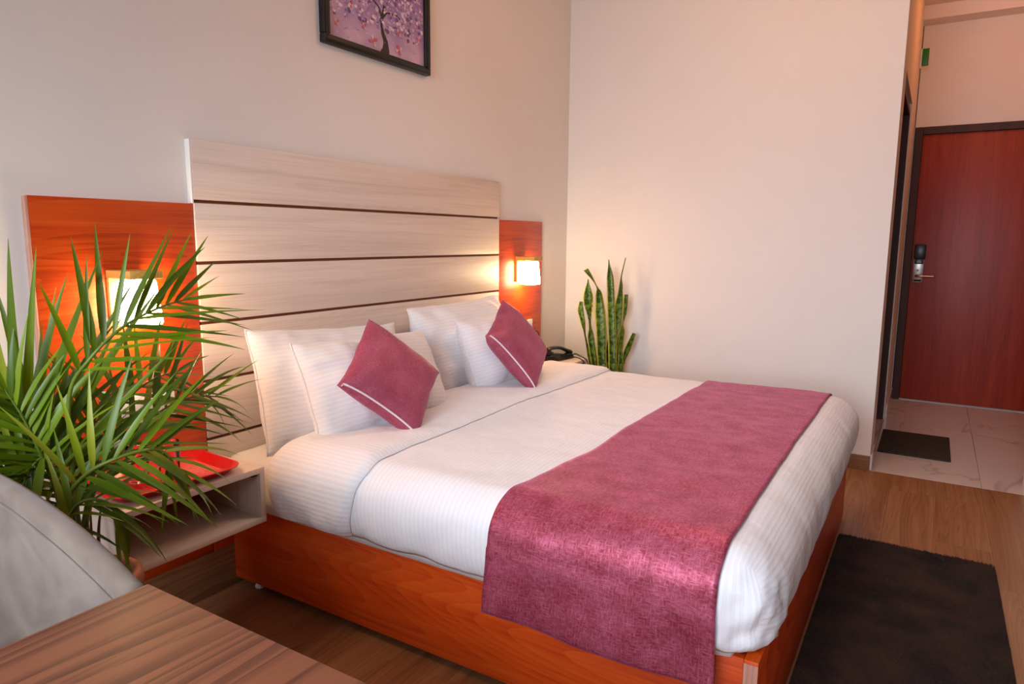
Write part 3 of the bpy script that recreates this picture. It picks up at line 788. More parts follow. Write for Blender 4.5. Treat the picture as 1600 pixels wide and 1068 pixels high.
def pillow(label, loc, rot, w, h, t, seed, flange=True, sag=0.12):
    th = thing('pillow', label, 'pillow', loc, rot, 'white pillows')
    link('pillow_body', pillow_bm(w, h, t, seed=seed, sag=sag, pinch=0.045, wr=0.020, px=0.6, ex=2.8, cr=0.022, n=64), M['white_cloth'], th)
    # stitched seam round the edge of the case
    pts = []
    for k in range(96):
        a = 2 * pi * k / 96; c, s = cos(a), sin(a); m = max(abs(c), abs(s)); u, v = c / m, s / m
        pts.append((w / 2 * u * (1 - 0.045 * (1 - v * v) * abs(u)) + 0.006 * noise.noise(Vector((h / 2 * v * 14, seed, 1.1))) * abs(u) ** 4, 0.0, h / 2 * v * (1 - 0.045 * (1 - u * u) * abs(v)) + 0.006 * noise.noise(Vector((w / 2 * u * 12, seed, 2.1))) * abs(v) ** 4))
    bm = bmesh.new(); tube(bm, pts + [pts[0]], 0.003, 6, cap=False); link('pillow_seam', bm, M['piping'], th)
    return th
pillow('white striped pillow leaning on the headboard, farthest left at the back', (-2.285, -0.185, 0.700), (radians(-17), radians(3.5), radians(-2)), 0.74, 0.44, 0.25, 1.0)
pillow('white striped pillow in front, directly behind the left wine cushion', (-2.240, -0.345, 0.705), (radians(-24), radians(2), radians(-3)), 0.68, 0.38, 0.25, 2.0)
pillow('tall white striped pillow upright against the headboard, right of the left cushion', (-1.410, -0.175, 0.720), (radians(-15), radians(-1), radians(0)), 0.75, 0.47, 0.25, 3.0)
pillow('white striped pillow in front on the right, behind the right wine cushion', (-1.360, -0.340, 0.712), (radians(-20), radians(1), radians(4)), 0.63, 0.36, 0.26, 4.0)

def cushion(label, loc, rot, s, seed):
    th = thing('cushion', label, 'cushion', loc, rot, 'wine red cushions')
    w = s
    link('cushion_cover', pillow_bm(w, w, 0.135, n=40, pinch=0.07, seed=seed, wr=0.006, px=0.62), M['cushion'], th)
    pts = []
    for k in range(21):
        u = -0.93 + 1.90 * k / 20
        pts.append((w / 2 * u, -0.010 - 0.016 * (1 - u ** 4) ** 0.62, -w / 2 * (1 - 0.07 * (1 - u * u)) + 0.006))
    bm = bmesh.new(); tube(bm, pts, 0.0036, 8); z = link('zip', bm, M['zip'], th); z['label'] = 'white zip along the lower edge'
    bm = bmesh.new(); tube(bm, [pts[0], (pts[0][0] - 0.004, pts[0][1] - 0.006, pts[0][2] - 0.016)], 0.0022, 6); link('zip_pull', bm, M['zip'], th)
    return th
cushion('wine red square cushion with white zip, on the left of the bed', (-2.325, -0.492, 0.757), (-0.777, 0.683, -0.625), 0.345, 11.0)
cushion('wine red square cushion with white zip, on the right near the telephone', (-1.488, -0.515, 0.772), (-0.946, 0.868, -0.743), 0.345, 14.0)

# ------------------------------------------------------------------ telephone
def phone():
    t = thing('telephone', 'black corded telephone on the right nightstand', 'telephone', (-0.500, -0.175, 0.5312), (0, 0, radians(-8)))
    bm = bmesh.new()
    prof = [(-0.115, 0.0), (0.115, 0.0), (0.120, 0.012), (0.110, 0.020), (-0.085, 0.050), (-0.105, 0.048), (-0.118, 0.030)]
    A = [bm.verts.new((x, -0.075, z)) for x, z in prof]; B = [bm.verts.new((x, 0.075, z)) for x, z in prof]; n = len(prof)
    for k in range(n): bm.faces.new((A[k], A[(k + 1) % n], B[(k + 1) % n], B[k]))
    bm.faces.new(A[::-1]); bm.faces.new(B); bmesh.ops.recalc_face_normals(bm, faces=bm.faces)
    bmesh.ops.bevel(bm, geom=list(bm.edges), offset=0.004, segments=2, affect='EDGES'); link('phone_base', bm, M['black_plastic'], t)
    bm = bmesh.new()
    pts = spline([(-0.120, -0.045, 0.066), (-0.085, -0.045, 0.080), (0.0, -0.045, 0.074), (0.075, -0.045, 0.050), (0.118, -0.045, 0.030)], 6)
    rings = []
    for i, p in enumerate(pts):
        f = i / (len(pts) - 1); e = abs(2 * f - 1); hw = 0.017 + 0.009 * e ** 3; hh = 0.010 + 0.009 * e ** 3
        if i in (0, len(pts) - 1): hw *= 0.6; hh *= 0.6
        rings.append([(p.x + 0.2 * hh * b, p.y + hw * a, p.z + hh * b) for a, b in ((cos(2 * pi * k / 16), sin(2 * pi * k / 16)) for k in range(16))])
    loft(bm, rings); h = link('handset', bm, M['black_plastic'], t)
    for cx, cz in ((-0.098, 0.060), (0.098, 0.030)):
        bm = bmesh.new(); lathe(bm, [(0, 0), (0.024, 0), (0.026, -0.010), (0.020, -0.018), (0, -0.018)], (cx, -0.045, cz), 18); link('handset_cup', bm, M['black_plastic'], h)
    bm = bmesh.new()
    for i in range(4):
        for j in range(3):
            x = -0.05 + i * 0.024; z = 0.046 - (x + 0.085) * 0.154 + 0.001
            box(bm, x - 0.008, x + 0.008, 0.0 + j * 0.022, 0.014 + j * 0.022, z - 0.002, z + 0.003, bev=0.001, seg=1)
    o = link('keypad', bm, M['off_white'], t, smooth=False); o.rotation_euler = (0, 0, 0)
    # coiled cord leaving the mouthpiece and hanging over the front edge
    path = spline([(0.110, -0.060, 0.018), (0.118, -0.085, 0.026), (0.108, -0.125, 0.020), (0.100, -0.168, 0.008), (0.100, -0.186, -0.012), (0.100, -0.188, -0.060), (0.085, -0.189, -0.110), (0.050, -0.189, -0.060), (0.060, -0.188, -0.012), (0.062, -0.168, 0.008), (0.066, -0.12, 0.016), (0.075, -0.080, 0.006)], 26)
    cp = []
    for i, p in enumerate(path):
        a = i * 1.25; tg = (path[min(i + 1, len(path) - 1)] - path[max(i - 1, 0)]).normalized(); s = tg.cross(Vector((0.3, 1, 0.2))).normalized(); b = tg.cross(s)
        cp.append(p + (s * cos(a) + b * sin(a)) * 0.0028)
    bm = bmesh.new(); tube(bm, cp, 0.0022, 6); link('coiled_cord', bm, M['black_plastic'], t)
phone()

# ------------------------------------------------------------------ picture
def picture():
    x0, x1, z0, z1 = -2.152, -1.490, 2.003, 2.56
    t = thing('framed_picture', 'framed purple blossom tree print hanging above the headboard', 'picture', ((x0 + x1) / 2, -0.001, z0)); o = t.location
    fw = 0.034
    for nm, d in (('frame_rail', (x0, x1, z0, z0 + fw)), ('frame_rail', (x0, x1, z1 - fw, z1)), ('frame_stile', (x0, x0 + fw, z0 + fw, z1 - fw)), ('frame_stile', (x1 - fw, x1, z0 + fw, z1 - fw))):
        boxo(nm, (d[0], d[1], -0.030, -0.001, d[2], d[3]), M['frame_black'], t, bev=0.004)
        ix = 0.009
        if nm == 'frame_rail': boxo('frame_bead', (d[0] + 0.01, d[1] - 0.01, -0.0345, -0.029, d[2] + ix, d[3] - ix), M['frame_black'], t, bev=0.003)
        else: boxo('frame_bead', (d[0] + ix, d[1] - ix, -0.0345, -0.029, d[2] - 0.01, d[3] + 0.01), M['frame_black'], t, bev=0.003)
    bm = bmesh.new(); cl = bm.loops.layers.float_color.new('Col'); rnd = random.Random(3)
    px0, px1, pz0, pz1 = x0 + fw - 0.004, x1 - fw + 0.004, z0 + fw - 0.004, z1 - fw + 0.004
    lay = [0]
    def poly(pts, c):
        lay[0] += 1; yy = -0.0150 - lay[0] * 0.0000015
        try: f = bm.faces.new([bm.verts.new((x, yy, z)) for x, z in pts])
        except ValueError: return
        for lp in f.loops: lp[cl] = c
    def gc(x, z):
        d = abs((x - px0) / (px1 - px0) - 0.52); h = (z - pz0) / (pz1 - pz0)
        a = Vector((0.62, 0.42, 0.55)); b = Vector((0.36, 0.21, 0.44)); k = min(1, h * 1.8 + 0.15 + 0.5 * noise.noise(Vector((x * 9, z * 9, 0)))); k = max(0, k)
        v = a.lerp(b, k); return (v.x, v.y, v.z, 1)
    nx, nzz = 36, 30
    for i in range(nx):
        for j in range(nzz):
            xa, xb = px0 + (px1 - px0) * i / nx, px0 + (px1 - px0) * (i + 1) / nx; za, zb = pz0 + (pz1 - pz0) * j / nzz, pz0 + (pz1 - pz0) * (j + 1) / nzz
            f = bm.faces.new([bm.verts.new((x, -0.0148, z)) for x, z in ((xa, za), (xb, za), (xb, zb), (xa, zb))])
            for lp in f.loops: lp[cl] = gc(lp.vert.co.x, lp.vert.co.z)
    def stroke(ps, ws, c):
        L = []; Rr = []
        for i, (p, w) in enumerate(zip(ps, ws)):
            a = Vector(ps[max(i - 1, 0)]); b = Vector(ps[min(i + 1, len(ps) - 1)]); d = (b - a).normalized(); nn = Vector((-d.y, d.x))
            L.append((p[0] + nn.x * w, p[1] + nn.y * w)); Rr.append((p[0] - nn.x * w, p[1] - nn.y * w))
        for i in range(len(ps) - 1): poly([L[i], L[i + 1], Rr[i + 1], Rr[i]], c)
    bark = (0.022, 0.012, 0.010, 1); cxm = px0 + (px1 - px0) * 0.545
    trunk = [(cxm + 0.002, pz0), (cxm + 0.010, pz0 + 0.025), (cxm + 0.008, pz0 + 0.055), (cxm - 0.008, pz0 + 0.085), (cxm - 0.016, pz0 + 0.115), (cxm - 0.012, pz0 + 0.15), (cxm + 0.004, pz0 + 0.20)]
    # blossoms behind, trunk, then blossoms in front
    def blossoms(n, zlo, r0, r1):
        for _ in range(n):
            x = rnd.uniform(px0, px1); h = rnd.random() ** 0.8; z = pz0 + zlo + (pz1 - pz0 - zlo) * h
            r = rnd.uniform(r0, r1); a0 = rnd.random() * 6; sq = rnd.uniform(0.6, 1)
            k = rnd.random(); c = [(0.66, 0.46, 0.62, 1), (0.50, 0.32, 0.56, 1), (0.80, 0.62, 0.70, 1), (0.36, 0.20, 0.44, 1), (0.16, 0.08, 0.22, 1)][int(k * 4.99)]
            if x - r < px0 + 0.004 or x + r > px1 - 0.004 or z + r > pz1 - 0.004 or z - r < pz0 + 0.004: continue
            poly([(x + r * cos(a0 + q), z + r * sq * sin(a0 + q)) for q in (i * pi / 3 for i in range(6))], c)
    blossoms(900, 0.085, 0.004, 0.012)
    stroke(trunk, [0.030, 0.020, 0.013, 0.009, 0.007, 0.006, 0.006], bark)
    stroke([(cxm - 0.012, pz0 + 0.145), (cxm - 0.03, pz0 + 0.185), (cxm - 0.09, pz0 + 0.22), (cxm - 0.16, pz0 + 0.24)], [0.005, 0.004, 0.003, 0.002], bark)
    stroke([(cxm - 0.012, pz0 + 0.145), (cxm + 0.02, pz0 + 0.175), (cxm + 0.08, pz0 + 0.180), (cxm + 0.12, pz0 + 0.165)], [0.005, 0.004, 0.003, 0.001], bark)
    stroke([(cxm + 0.004, pz0 + 0.24), (cxm + 0.03, pz0 + 0.30), (cxm + 0.10, pz0 + 0.36)], [0.006, 0.004, 0.002], bark)
    blossoms(520, 0.10, 0.004, 0.011); blossoms(420, 0.015, 0.0015, 0.004)
    red, pale = (0.72, 0.10, 0.16, 1), (0.82, 0.46, 0.40, 1)
    for fx, z, s, a in ((0.08, 0.060, 0.8, 0.4), (0.34, 0.085, 0.8, 0.2), (0.43, 0.040, 1.3, 0.0), (0.70, 0.110, 0.9, 0.3), (0.70, 0.040, 1.2, 1.6), (0.93, 0.115, 0.8, -0.6), (0.22, 0.15, 0.7, 0.9)):
        x = px0 + (px1 - px0) * fx; zz = pz0 + z; r = 0.016 * s
        for q, c in ((0.5, red), (1.9, pale), (3.4, red), (5.2, pale)):
            a1 = a + q; poly([(x, zz), (x + r * cos(a1 - 0.4), zz + r * sin(a1 - 0.4)), (x + 1.25 * r * cos(a1), zz + 1.25 * r * sin(a1)), (x + r * cos(a1 + 0.4), zz + r * sin(a1 + 0.4))], c)
    pr_ = link('print', bm, M['print'], t, smooth=False, origin=o); pr_['label'] = 'purple blossom tree print'
picture()

# ------------------------------------------------------------------ rug
def rug():
    x0, x1, y0, y1 = -2.55, -1.033, -2.412, BY0 - 0.006
    t = thing('area_rug', 'dark brown soft pile rug on the wooden floor at the foot of the bed', 'rug', ((x0 + x1) / 2, (y0 + y1) / 2, 0.0003)); o = t.location
    cx, cy, hx, hy = 0, 0, (x1 - x0) / 2, (y1 - y0) / 2
    bm = bmesh.new(); loft(bm, [rsq_ring(hx, hy, 0.03, 0.0), rsq_ring(hx, hy, 0.03, 0.008), rsq_ring(hx - 0.006, hy - 0.006, 0.028, 0.012)]); link('rug_base', bm, M['rug'], t, smooth=False)
    rnd = random.Random(5); V = []; Fc = []
    for _ in range(42000):
        x = rnd.uniform(-hx + 0.002, hx - 0.002); y = rnd.uniform(-hy + 0.002, hy - 0.002)
        ax, ay = abs(x) - (hx - 0.03), abs(y) - (hy - 0.03)
        if ax > 0 and ay > 0 and ax * ax + ay * ay > 0.028 ** 2: continue
        f = noise.noise(Vector((x * 5, y * 5, 0.0))) * 3.0; dx, dy = cos(f) * 0.009, sin(f) * 0.009
        dx += rnd.uniform(-.005, .005); dy += rnd.uniform(-.005, .005); w = 0.0022; i = len(V); h = 0.012 + rnd.uniform(0.003, 0.008)
        if abs(x + dx) > hx: dx = -dx * .5
        if abs(y + dy) > hy: dy = -dy * .5
        nn = (-dy / 0.01 * w, dx / 0.01 * w)
        V += [(x - nn[0], y - nn[1], 0.0115), (x + nn[0], y + nn[1], 0.0115), (x + dx, y + dy, h)]; Fc.append((i, i + 1, i + 2))
    me = bpy.data.meshes.new('rug_pile'); me.from_pydata(V, [], Fc); me.materials.append(M['rug'])
    p = bpy.data.objects.new('rug_pile', me); COL.objects.link(p); p.parent = t; p['kind'] = 'stuff'
rug()

# ------------------------------------------------------------------ table
def table():
    x0, x1, y0, y1 = -4.86, -3.641, -1.94, -1.187
    t = thing('desk_table', 'walnut grained wooden table in front, close to the grey chair', 'table', ((x0 + x1) / 2, (y0 + y1) / 2, 0)); o = t.location
    boxo('table_top', (x0, x1, y0, y1, 0.732, 0.760), M['walnut'], t, bev=0.002)
    for lx in (x0 + 0.05, x1 - 0.05):
        for ly in (y0 + 0.05, y1 - 0.05):
            boxo('leg', (lx - 0.025, lx + 0.025, ly - 0.025, ly + 0.025, 0.0003, 0.7318), M['walnut'], t, bev=0.002)
    for ya in (y0 + 0.05, y1 - 0.05): boxo('apron', (x0 + 0.0755, x1 - 0.0755, ya - 0.012, ya + 0.012, 0.67, 0.7318), M['walnut'], t, bev=0.001)
table()

# ------------------------------------------------------------------ chair
def chair():
    cx, cy = -3.955, -0.98
    t = thing('tub_chair', 'grey suede tub chair between the palm and the walnut table', 'chair', (cx, cy, 0)); o = t.location
    half = [(-3.652, -1.168, 0.742), (-3.652, -1.08, 0.772), (-3.655, -0.98, 0.802), (-3.662, -0.82, 0.835), (-3.705, -0.69, 0.872), (-3.80, -0.61, 0.915), (-3.955, -0.585, 0.93)]
    full = half + [(2 * cx - x, y, z) for x, y, z in half[:-1][::-1]]
    rim = spline(full, 6); N = len(rim)
    rings = []
    for i, p in enumerate(rim):
        base = Vector((cx + (p.x - cx) * 0.80, cy + (p.y - cy) * 0.80 - 0.01, 0.40))
        out = Vector((p.x - cx, p.y - cy, 0)).normalized()
        r = []
        th = 0.018
        m = 12
        for k in range(m + 1):          # inner side, bottom to top
            f = k / m; q = base.lerp(p, f); bow = 0.030 * sin(pi * f); r.append(q + out * (bow - th) - Vector((0, 0, 0.0)))
        for a in (135, 90, 45): r.append(p + out * (th * cos(radians(a))) + Vector((0, 0, th * sin(radians(a)))))
        for k in range(m, -1, -1):
            f = k / m; q = base.lerp(p, f); bow = 0.030 * sin(pi * f); r.append(q + out * (bow + th))
        rings.append(r)
    bm = bmesh.new(); loft(bm, rings); link('shell', bm, M['suede'], t, origin=o)
    # seam runs just inside the rounded edge
    seam = [p + Vector((p.x - cx, p.y - cy, 0)).normalized() * -0.0185 + Vector((0, 0, -0.016)) for p in rim]
    bm = bmesh.new(); tube(bm, seam, 0.0022, 6); link('seam', bm, M['suede'], t, origin=o)
    bm = bmesh.new(); ring = []
    pts = [(cx + (p.x - cx) * 0.80, cy + (p.y - cy) * 0.80) for p in rim]
    def rr(s, z): return [((x - cx) * s + cx, (y - cy) * s + cy, z) for x, y in pts]
    loft(bm, [rr(0.80, 0.360), rr(0.9, 0.365), rr(0.92, 0.40), rr(0.90, 0.455), rr(0.82, 0.475), rr(0.5, 0.482)]); link('seat', bm, M['suede'], t, origin=o)
    for sx in (-1, 1):
        for sy in (-1, 1):
            bm = bmesh.new(); tube(bm, [(cx + sx * 0.14, cy + sy * 0.10, 0.37), (cx + sx * 0.21, cy + sy * 0.17, 0.0004)], [0.018, 0.011], 12); link('leg', bm, M['dark_wood'], t, origin=o)
chair()

# ------------------------------------------------------------------ snake plant
def ribbon_leaf(pts, widths, twists, v=0.35):
    bm = bmesh.new(); uvl = bm.loops.layers.uv.new('UVMap'); P = spline(pts, 6); n = len(P)
    def samp(a, f):
        x = f * (len(a) - 1); i = min(int(x), len(a) - 2); k = x - i; k = k * k * (3 - 2 * k); return a[i] * (1 - k) + a[i + 1] * k
    rows = []; L = 0
    for i, p in enumerate(P):
        f = i / (n - 1); t = (P[min(i + 1, n - 1)] - P[max(i - 1, 0)]).normalized()
        face = Vector((-0.86, -0.5, 0.0)); s = face.cross(t).normalized()
        s = Matrix.Rotation(samp(twists, f), 3, t) @ s; nn = t.cross(s).normalized()
        w = samp(widths, f); r = []
        for u in (-1, -0.5, 0, 0.5, 1): r.append((bm.verts.new(p + s * (u * w) + nn * (w * v * (u * u))), (0.5 + u / 2, L)))
        for u in (0.5, 0, -0.5): r.append((bm.verts.new(p + s * (u * w) + nn * (w * v * u * u - 0.004 * (1 - u * u))), (0.5 + u / 2, L)))
        rows.append(r)
        if i < n - 1: L += (P[i + 1] - p).length
    m = len(rows[0])
    for a, b in zip(rows, rows[1:]):
        for k in range(m):
            q = [a[k], a[(k + 1) % m], b[(k + 1) % m], b[k]]; f = bm.faces.new([w[0] for w in q])
            for lp, w in zip(f.loops, q): lp[uvl].uv = w[1]
    bm.faces.new([w[0] for w in rows[-1]][::-1]); bm.faces.new([w[0] for w in rows[0]])
    bmesh.ops.recalc_face_normals(bm, faces=bm.faces); return bm
def snake_plant():
    bx, by = -0.185, -0.475
    t = thing('snake_plant', 'tall snake plant with yellow-edged leaves in the corner beside the bed', 'potted plant', (bx, by, 0.0003)); o = t.location
    bm = bmesh.new(); lathe(bm, [(0, 0), (0.095, 0), (0.105, 0.01), (0.140, 0.22), (0.150, 0.222), (0.152, 0.25), (0.144, 0.252), (0.136, 0.245), (0.130, 0.21), (0, 0.205)], seg=36)
    link('pot', bm, M['terracotta'], t)
    bm = bmesh.new(); lathe(bm, [(0.132, 0.212), (0.08, 0.220), (0, 0.224)], seg=30); link('soil', bm, M['soil'], t)
    B = lambda dx, dy: (bx + dx, by + dy, 0.20)
    leaves = [
        ([B(-.05, .06), (-0.26, -0.338, 0.391), (-0.26, -0.308, 0.511), (-0.26, -0.274, 0.651), (-0.26, -0.253, 0.751), (-0.26, -0.239, 0.811), (-0.26, -0.241, 0.868)], [.012, .013, .012, .008, .017, .020, .012], [0, .2, .3, .9, .2, 0, 0]),
        ([B(-.03, .05), (-0.24, -0.342, 0.388), (-0.24, -0.326, 0.51), (-0.24, -0.305, 0.631), (-0.24, -0.293, 0.731), (-0.24, -0.276, 0.892), (-0.24, -0.277, 1.008)], [.014, .017, .022, .022, .014, .033, .004], [0, 0, .3, .1, 1.0, .1, 0]),
        ([B(-.01, .03), (-0.22, -0.395, 0.382), (-0.22, -0.374, 0.511), (-0.22, -0.365, 0.674), (-0.22, -0.353, 0.794), (-0.22, -0.341, 0.906), (-0.22, -0.321, 0.973), (-0.22, -0.248, 1.066)], [.020, .026, .030, .034, .034, .024, .008, .016], [0, 0, .1, 0, 0, .3, 1.2, .3]),
        ([B(.0, .0), (-0.19, -0.443, 0.382), (-0.19, -0.432, 0.594), (-0.19, -0.417, 0.795), (-0.19, -0.403, 0.995), (-0.19, -0.39, 1.131)], [.020, .026, .027, .027, .024, .003], [0, 0, 0, .1, .1, .2]),
        ([B(.02, .02), (-0.16, -0.396, 0.372), (-0.16, -0.422, 0.507), (-0.16, -0.439, 0.673), (-0.16, -0.451, 0.835), (-0.16, -0.46, 0.955), (-0.16, -0.465, 1.035), (-0.16, -0.490, 1.144)], [.018, .022, .026, .028, .028, .016, .006, .004], [.2, .2, .2, .1, .1, .5, .9, 1.0]),
        ([B(.03, .0), (-0.14, -0.422, 0.372), (-0.14, -0.444, 0.507), (-0.14, -0.465, 0.672), (-0.14, -0.476, 0.734), (-0.14, -0.486, 0.815), (-0.14, -0.491, 0.916)], [.018, .018, .026, .022, .005, .014, .014], [0, .1, .2, .3, .9, .4, .1]),
        ([B(.04, -.02), (-0.12, -0.458, 0.372), (-0.12, -0.476, 0.486), (-0.12, -0.503, 0.571), (-0.12, -0.545, 0.675)], [.006, .008, .013, .020, .013], [.9, .8, .5, .2, .1]),
        ([B(-.02, .08), (-0.22, -0.334, 0.375), (-0.22, -0.344, 0.488), (-0.22, -0.359, 0.571)], [.012, .018, .018, .003], [0, .1, .2, .3]),
        ([B(.0, .05), (-0.17, -0.395, 0.374), (-0.17, -0.391, 0.506), (-0.17, -0.397, 0.609), (-0.165, -0.40, 0.66)], [.014, .020, .020, .012, .002], [0, .2, .2, .3, .3]),
        ([B(.05, -.01), (-0.11, -0.43, 0.42), (-0.11, -0.425, 0.60), (-0.11, -0.42, 0.70)], [.014, .020, .018, .003], [.2, .1, .1, .1]),
        ([B(.01, -.05), (-0.15, -0.475, 0.40), (-0.14, -0.468, 0.52), (-0.14, -0.462, 0.60)], [.016, .022, .018, .003], [.1, .2, .3, .3]),
    ]
    for pts, w, tw in leaves:
        link('leaf', ribbon_leaf(pts, w, tw), M['snake'], t, origin=o)
snake_plant()

# ------------------------------------------------------------------ palm
def palm():
    bx, by = -3.365, -0.432
    t = thing('potted_palm', 'green areca palm in a terracotta pot beside the left nightstand', 'potted plant', (bx, by, 0.0003)); o = t.location
    bm = bmesh.new(); lathe(bm, [(0, 0), (0.075, 0), (0.080, 0.008), (0.105, 0.36), (0.118, 0.385), (0.122, 0.41), (0.121, 0.435), (0.112, 0.443), (0.100, 0.436), (0.096, 0.40), (0, 0.395)], seg=40)
    link('pot', bm, M['terracotta'], t)
    bm = bmesh.new(); lathe(bm, [(0.099, 0.402), (0.06, 0.410), (0, 0.413)], seg=30); link('soil', bm, M['soil'], t)
    rnd = random.Random(21)
    # leaflet meshes (unit length along +y, folded, drooping), shared by all leaflets
    meshes = []
    for droop in (0.05, 0.15, 0.28, 0.45):
        for tw in (0.0, 0.35):
            bm = bmesh.new(); uvl = bm.loops.layers.uv.new('UVMap'); rows = []
            for i in range(9):
                f = i / 8; w = 0.030 * (min(1, 0.35 + f * 4) if f < 0.2 else 1.0) * (1 - max(0, f - 0.35) / 0.65) ** 0.8 + 0.001
                y_ = f * (1 - 0.18 * droop * f); z_ = -droop * f ** 2.2
                a = tw * f; r = []
                for u in (-1, 0, 1): r.append((bm.verts.new((u * w * cos(a), y_, z_ + abs(u) * w * 0.35 + u * w * sin(a))), (0.5 + u * 0.5, f)))
                rows.append(r)
            for a, b in zip(rows, rows[1:]):
                for k in range(2):
                    q = [a[k], a[k + 1], b[k + 1], b[k]]; fc = bm.faces.new([x[0] for x in q])
                    for lp, x in zip(fc.loops, q): lp[uvl].uv = x[1]
            me = bpy.data.meshes.new('leaflet'); bm.to_mesh(me); bm.free(); me.shade_smooth(); me.materials.append(M['leaf']); meshes.append(me)
    # fronds: rachis points, number of leaflet pairs, start fraction, leaflet length, facing normal, droop range
    VW = Vector((-0.5, -0.85, 0.25))
    UPR = Vector((-0.3, -0.6, 0.75))
    fr = [
        ([(-3.401, -0.50, 0.554), (-3.416, -0.52, 0.759), (-3.421, -0.55, 0.917), (-3.398, -0.60, 0.995), (-3.337, -0.62, 1.056), (-3.250, -0.62, 1.092), (-3.164, -0.60, 1.105)], 12, 0.50, 0.22, VW, (0, 3)),
        ([(-3.404,-0.460,0.545),(-3.411,-0.450,0.685),(-3.445,-0.440,0.775),(-3.491,-0.430,0.843),(-3.547,-0.420,0.889)], 14, 0.34, 0.38, VW, (0, 2)),
        ([(-3.398, -0.50, 0.553), (-3.350, -0.48, 0.671), (-3.267, -0.45, 0.744), (-3.145, -0.42, 0.801), (-3.040, -0.40, 0.815), (-2.940, -0.38, 0.795)], 13, 0.40, 0.22, VW, (1, 6)),
        ([(-3.427, -0.52, 0.569), (-3.467, -0.60, 0.700), (-3.460, -0.66, 0.765), (-3.427, -0.70, 0.795), (-3.371, -0.72, 0.805), (-3.323, -0.72, 0.790), (-3.290, -0.72, 0.730)], 12, 0.36, 0.21, VW, (1, 6)),
        ([(-3.418,-0.480,0.556),(-3.446,-0.500,0.706),(-3.470,-0.500,0.799),(-3.490,-0.490,0.873),(-3.515,-0.480,0.939)], 14, 0.32, 0.20, VW, (2, 7)),
        ([(-3.402, -0.48, 0.549), (-3.370, -0.46, 0.706), (-3.332, -0.45, 0.801), (-3.310, -0.44, 0.850)], 7, 0.45, 0.20, VW, (0, 3)),
        ([(-3.422,-0.470,0.555),(-3.462,-0.480,0.670),(-3.505,-0.470,0.740),(-3.556,-0.460,0.774)], 12, 0.28, 0.23, VW, (2, 7)),
        ([(-3.438, -0.54, 0.563), (-3.480, -0.62, 0.665), (-3.464, -0.66, 0.713), (-3.421, -0.68, 0.694), (-3.390, -0.68, 0.628)], 10, 0.30, 0.17, UPR, (3, 8)),
        ([(-3.396, -0.48, 0.532), (-3.349, -0.45, 0.655), (-3.286, -0.42, 0.776), (-3.195, -0.38, 0.849), (-3.103, -0.36, 0.881), (-3.034, -0.34, 0.875)], 11, 0.46, 0.20, VW, (0, 4)),
        ([(-3.390,-0.440,0.535),(-3.393,-0.420,0.720),(-3.402,-0.400,0.826),(-3.433,-0.380,0.897),(-3.483,-0.370,0.927)], 11, 0.40, 0.25, VW, (0, 4)),
        ([(-3.399,-0.480,0.548),(-3.416,-0.500,0.696),(-3.447,-0.500,0.772),(-3.478,-0.500,0.770),(-3.507,-0.500,0.725)], 11, 0.30, 0.20, UPR, (2, 7)),
        ([(-3.399,-0.450,0.541),(-3.408,-0.420,0.709),(-3.430,-0.380,0.784),(-3.485,-0.360,0.794)], 11, 0.36, 0.24, VW, (0, 5)),
    ]
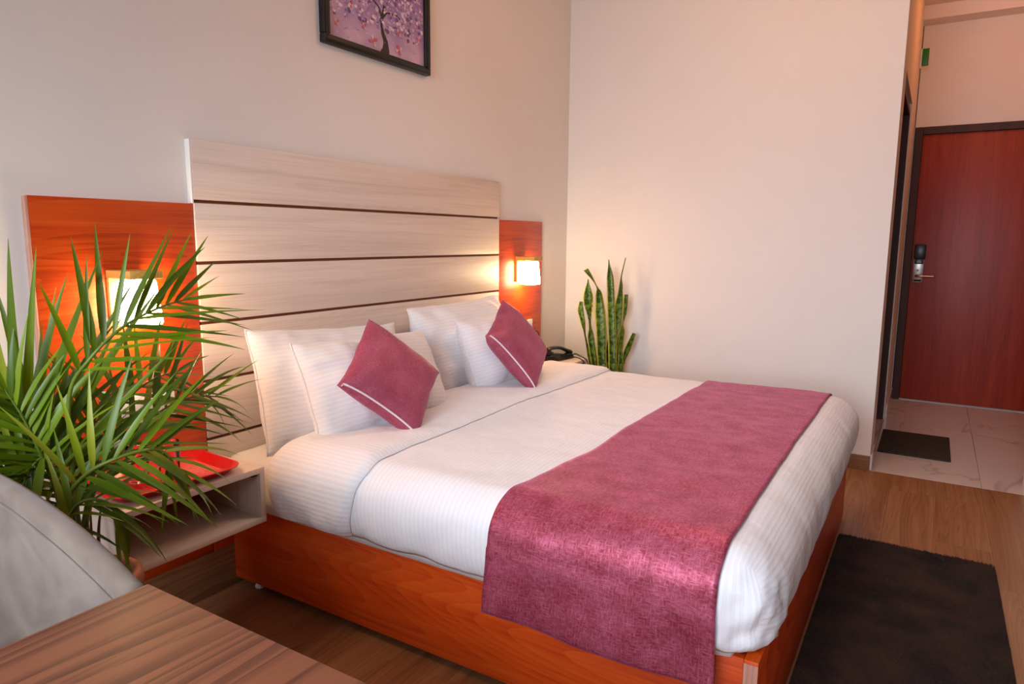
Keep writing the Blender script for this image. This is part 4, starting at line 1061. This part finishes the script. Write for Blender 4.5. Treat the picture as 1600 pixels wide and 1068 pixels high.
    for pts, npair, st, LL, N, dr in fr:
        a0 = rnd.uniform(0, 6.28); basep = (bx + 0.03 * cos(a0), by + 0.03 * sin(a0), 0.41)
        P = spline([basep] + pts, 8); n = len(P)
        bm = bmesh.new(); tube(bm, P, [0.0065 * (1 - 0.72 * i / (n - 1)) for i in range(n)], 7)
        f_ = link('frond', bm, M['rachis'], t, origin=o)
        N = N.normalized()
        for i in range(npair):
            f = st + (1 - st) * (i + 0.3) / npair
            x = f * (n - 1); k = min(int(x), n - 2); p = P[k].lerp(P[k + 1], x - k); tg = (P[min(k + 2, n - 1)] - P[max(k - 1, 0)]).normalized()
            side = tg.cross(N).normalized(); g = (i + 0.5) / npair
            ang = radians((62 - 34 * g) if LL > 0.23 or LL == 0.20 or LL == 0.21 else (48 - 26 * g))
            for s in (-1, 1):
                if i >= npair - 1 and s == 1: ang *= 0.4
                jit = radians(rnd.uniform(-9, 9))
                d = (tg * cos(ang + jit) + side * s * sin(ang + jit) + N * rnd.uniform(-0.05, 0.28)).normalized()
                l = LL * (0.62 + 0.55 * sin(pi * min(1, 0.18 + 0.75 * g))) * rnd.uniform(0.85, 1.12)
                tip, mid = p + d * l, p + d * (l * 0.5)
                if any(q.x < -3.58 and q.y < -0.53 and q.z < 0.95 for q in (tip - Vector((0, 0, 0.2 * l)), mid, p)) : continue   # would touch the chair
                # leaf frame: y along d, z the side that curls down by gravity
                zx = Vector((0, 0, 1)) * 0.7 + N * 0.6; xx = d.cross(zx).normalized(); zz = xx.cross(d).normalized()
                lo = bpy.data.objects.new('leaflet', meshes[rnd.randint(dr[0], dr[1] - 1)]); COL.objects.link(lo); lo.parent = f_
                ws = l * rnd.uniform(0.85, 1.25) * (0.75 + 0.06 / l)
                pl = p - Vector(o)
                m = Matrix((( xx.x * ws, d.x * l, zz.x * l, pl.x), (xx.y * ws, d.y * l, zz.y * l, pl.y), (xx.z * ws, d.z * l, zz.z * l, pl.z), (0, 0, 0, 1)))
                lo.matrix_basis = m
    for k in range(9):
        a0 = rnd.uniform(0, 6.28); r0 = rnd.uniform(0.01, 0.07); h = rnd.uniform(0.12, 0.3)
        P = spline([(bx + r0 * cos(a0), by + r0 * sin(a0), 0.405), (bx + r0 * 1.3 * cos(a0), by + r0 * 1.3 * sin(a0), 0.41 + h * 0.6), (bx + r0 * 1.9 * cos(a0) - 0.02, by + r0 * 1.9 * sin(a0) - 0.03, 0.41 + h)], 5); n = len(P)
        bm = bmesh.new(); tube(bm, P, [0.006 * (1 - 0.7 * i / (n - 1)) for i in range(n)], 7); link('stem', bm, M['dry_stem'], t, origin=o)
palm()
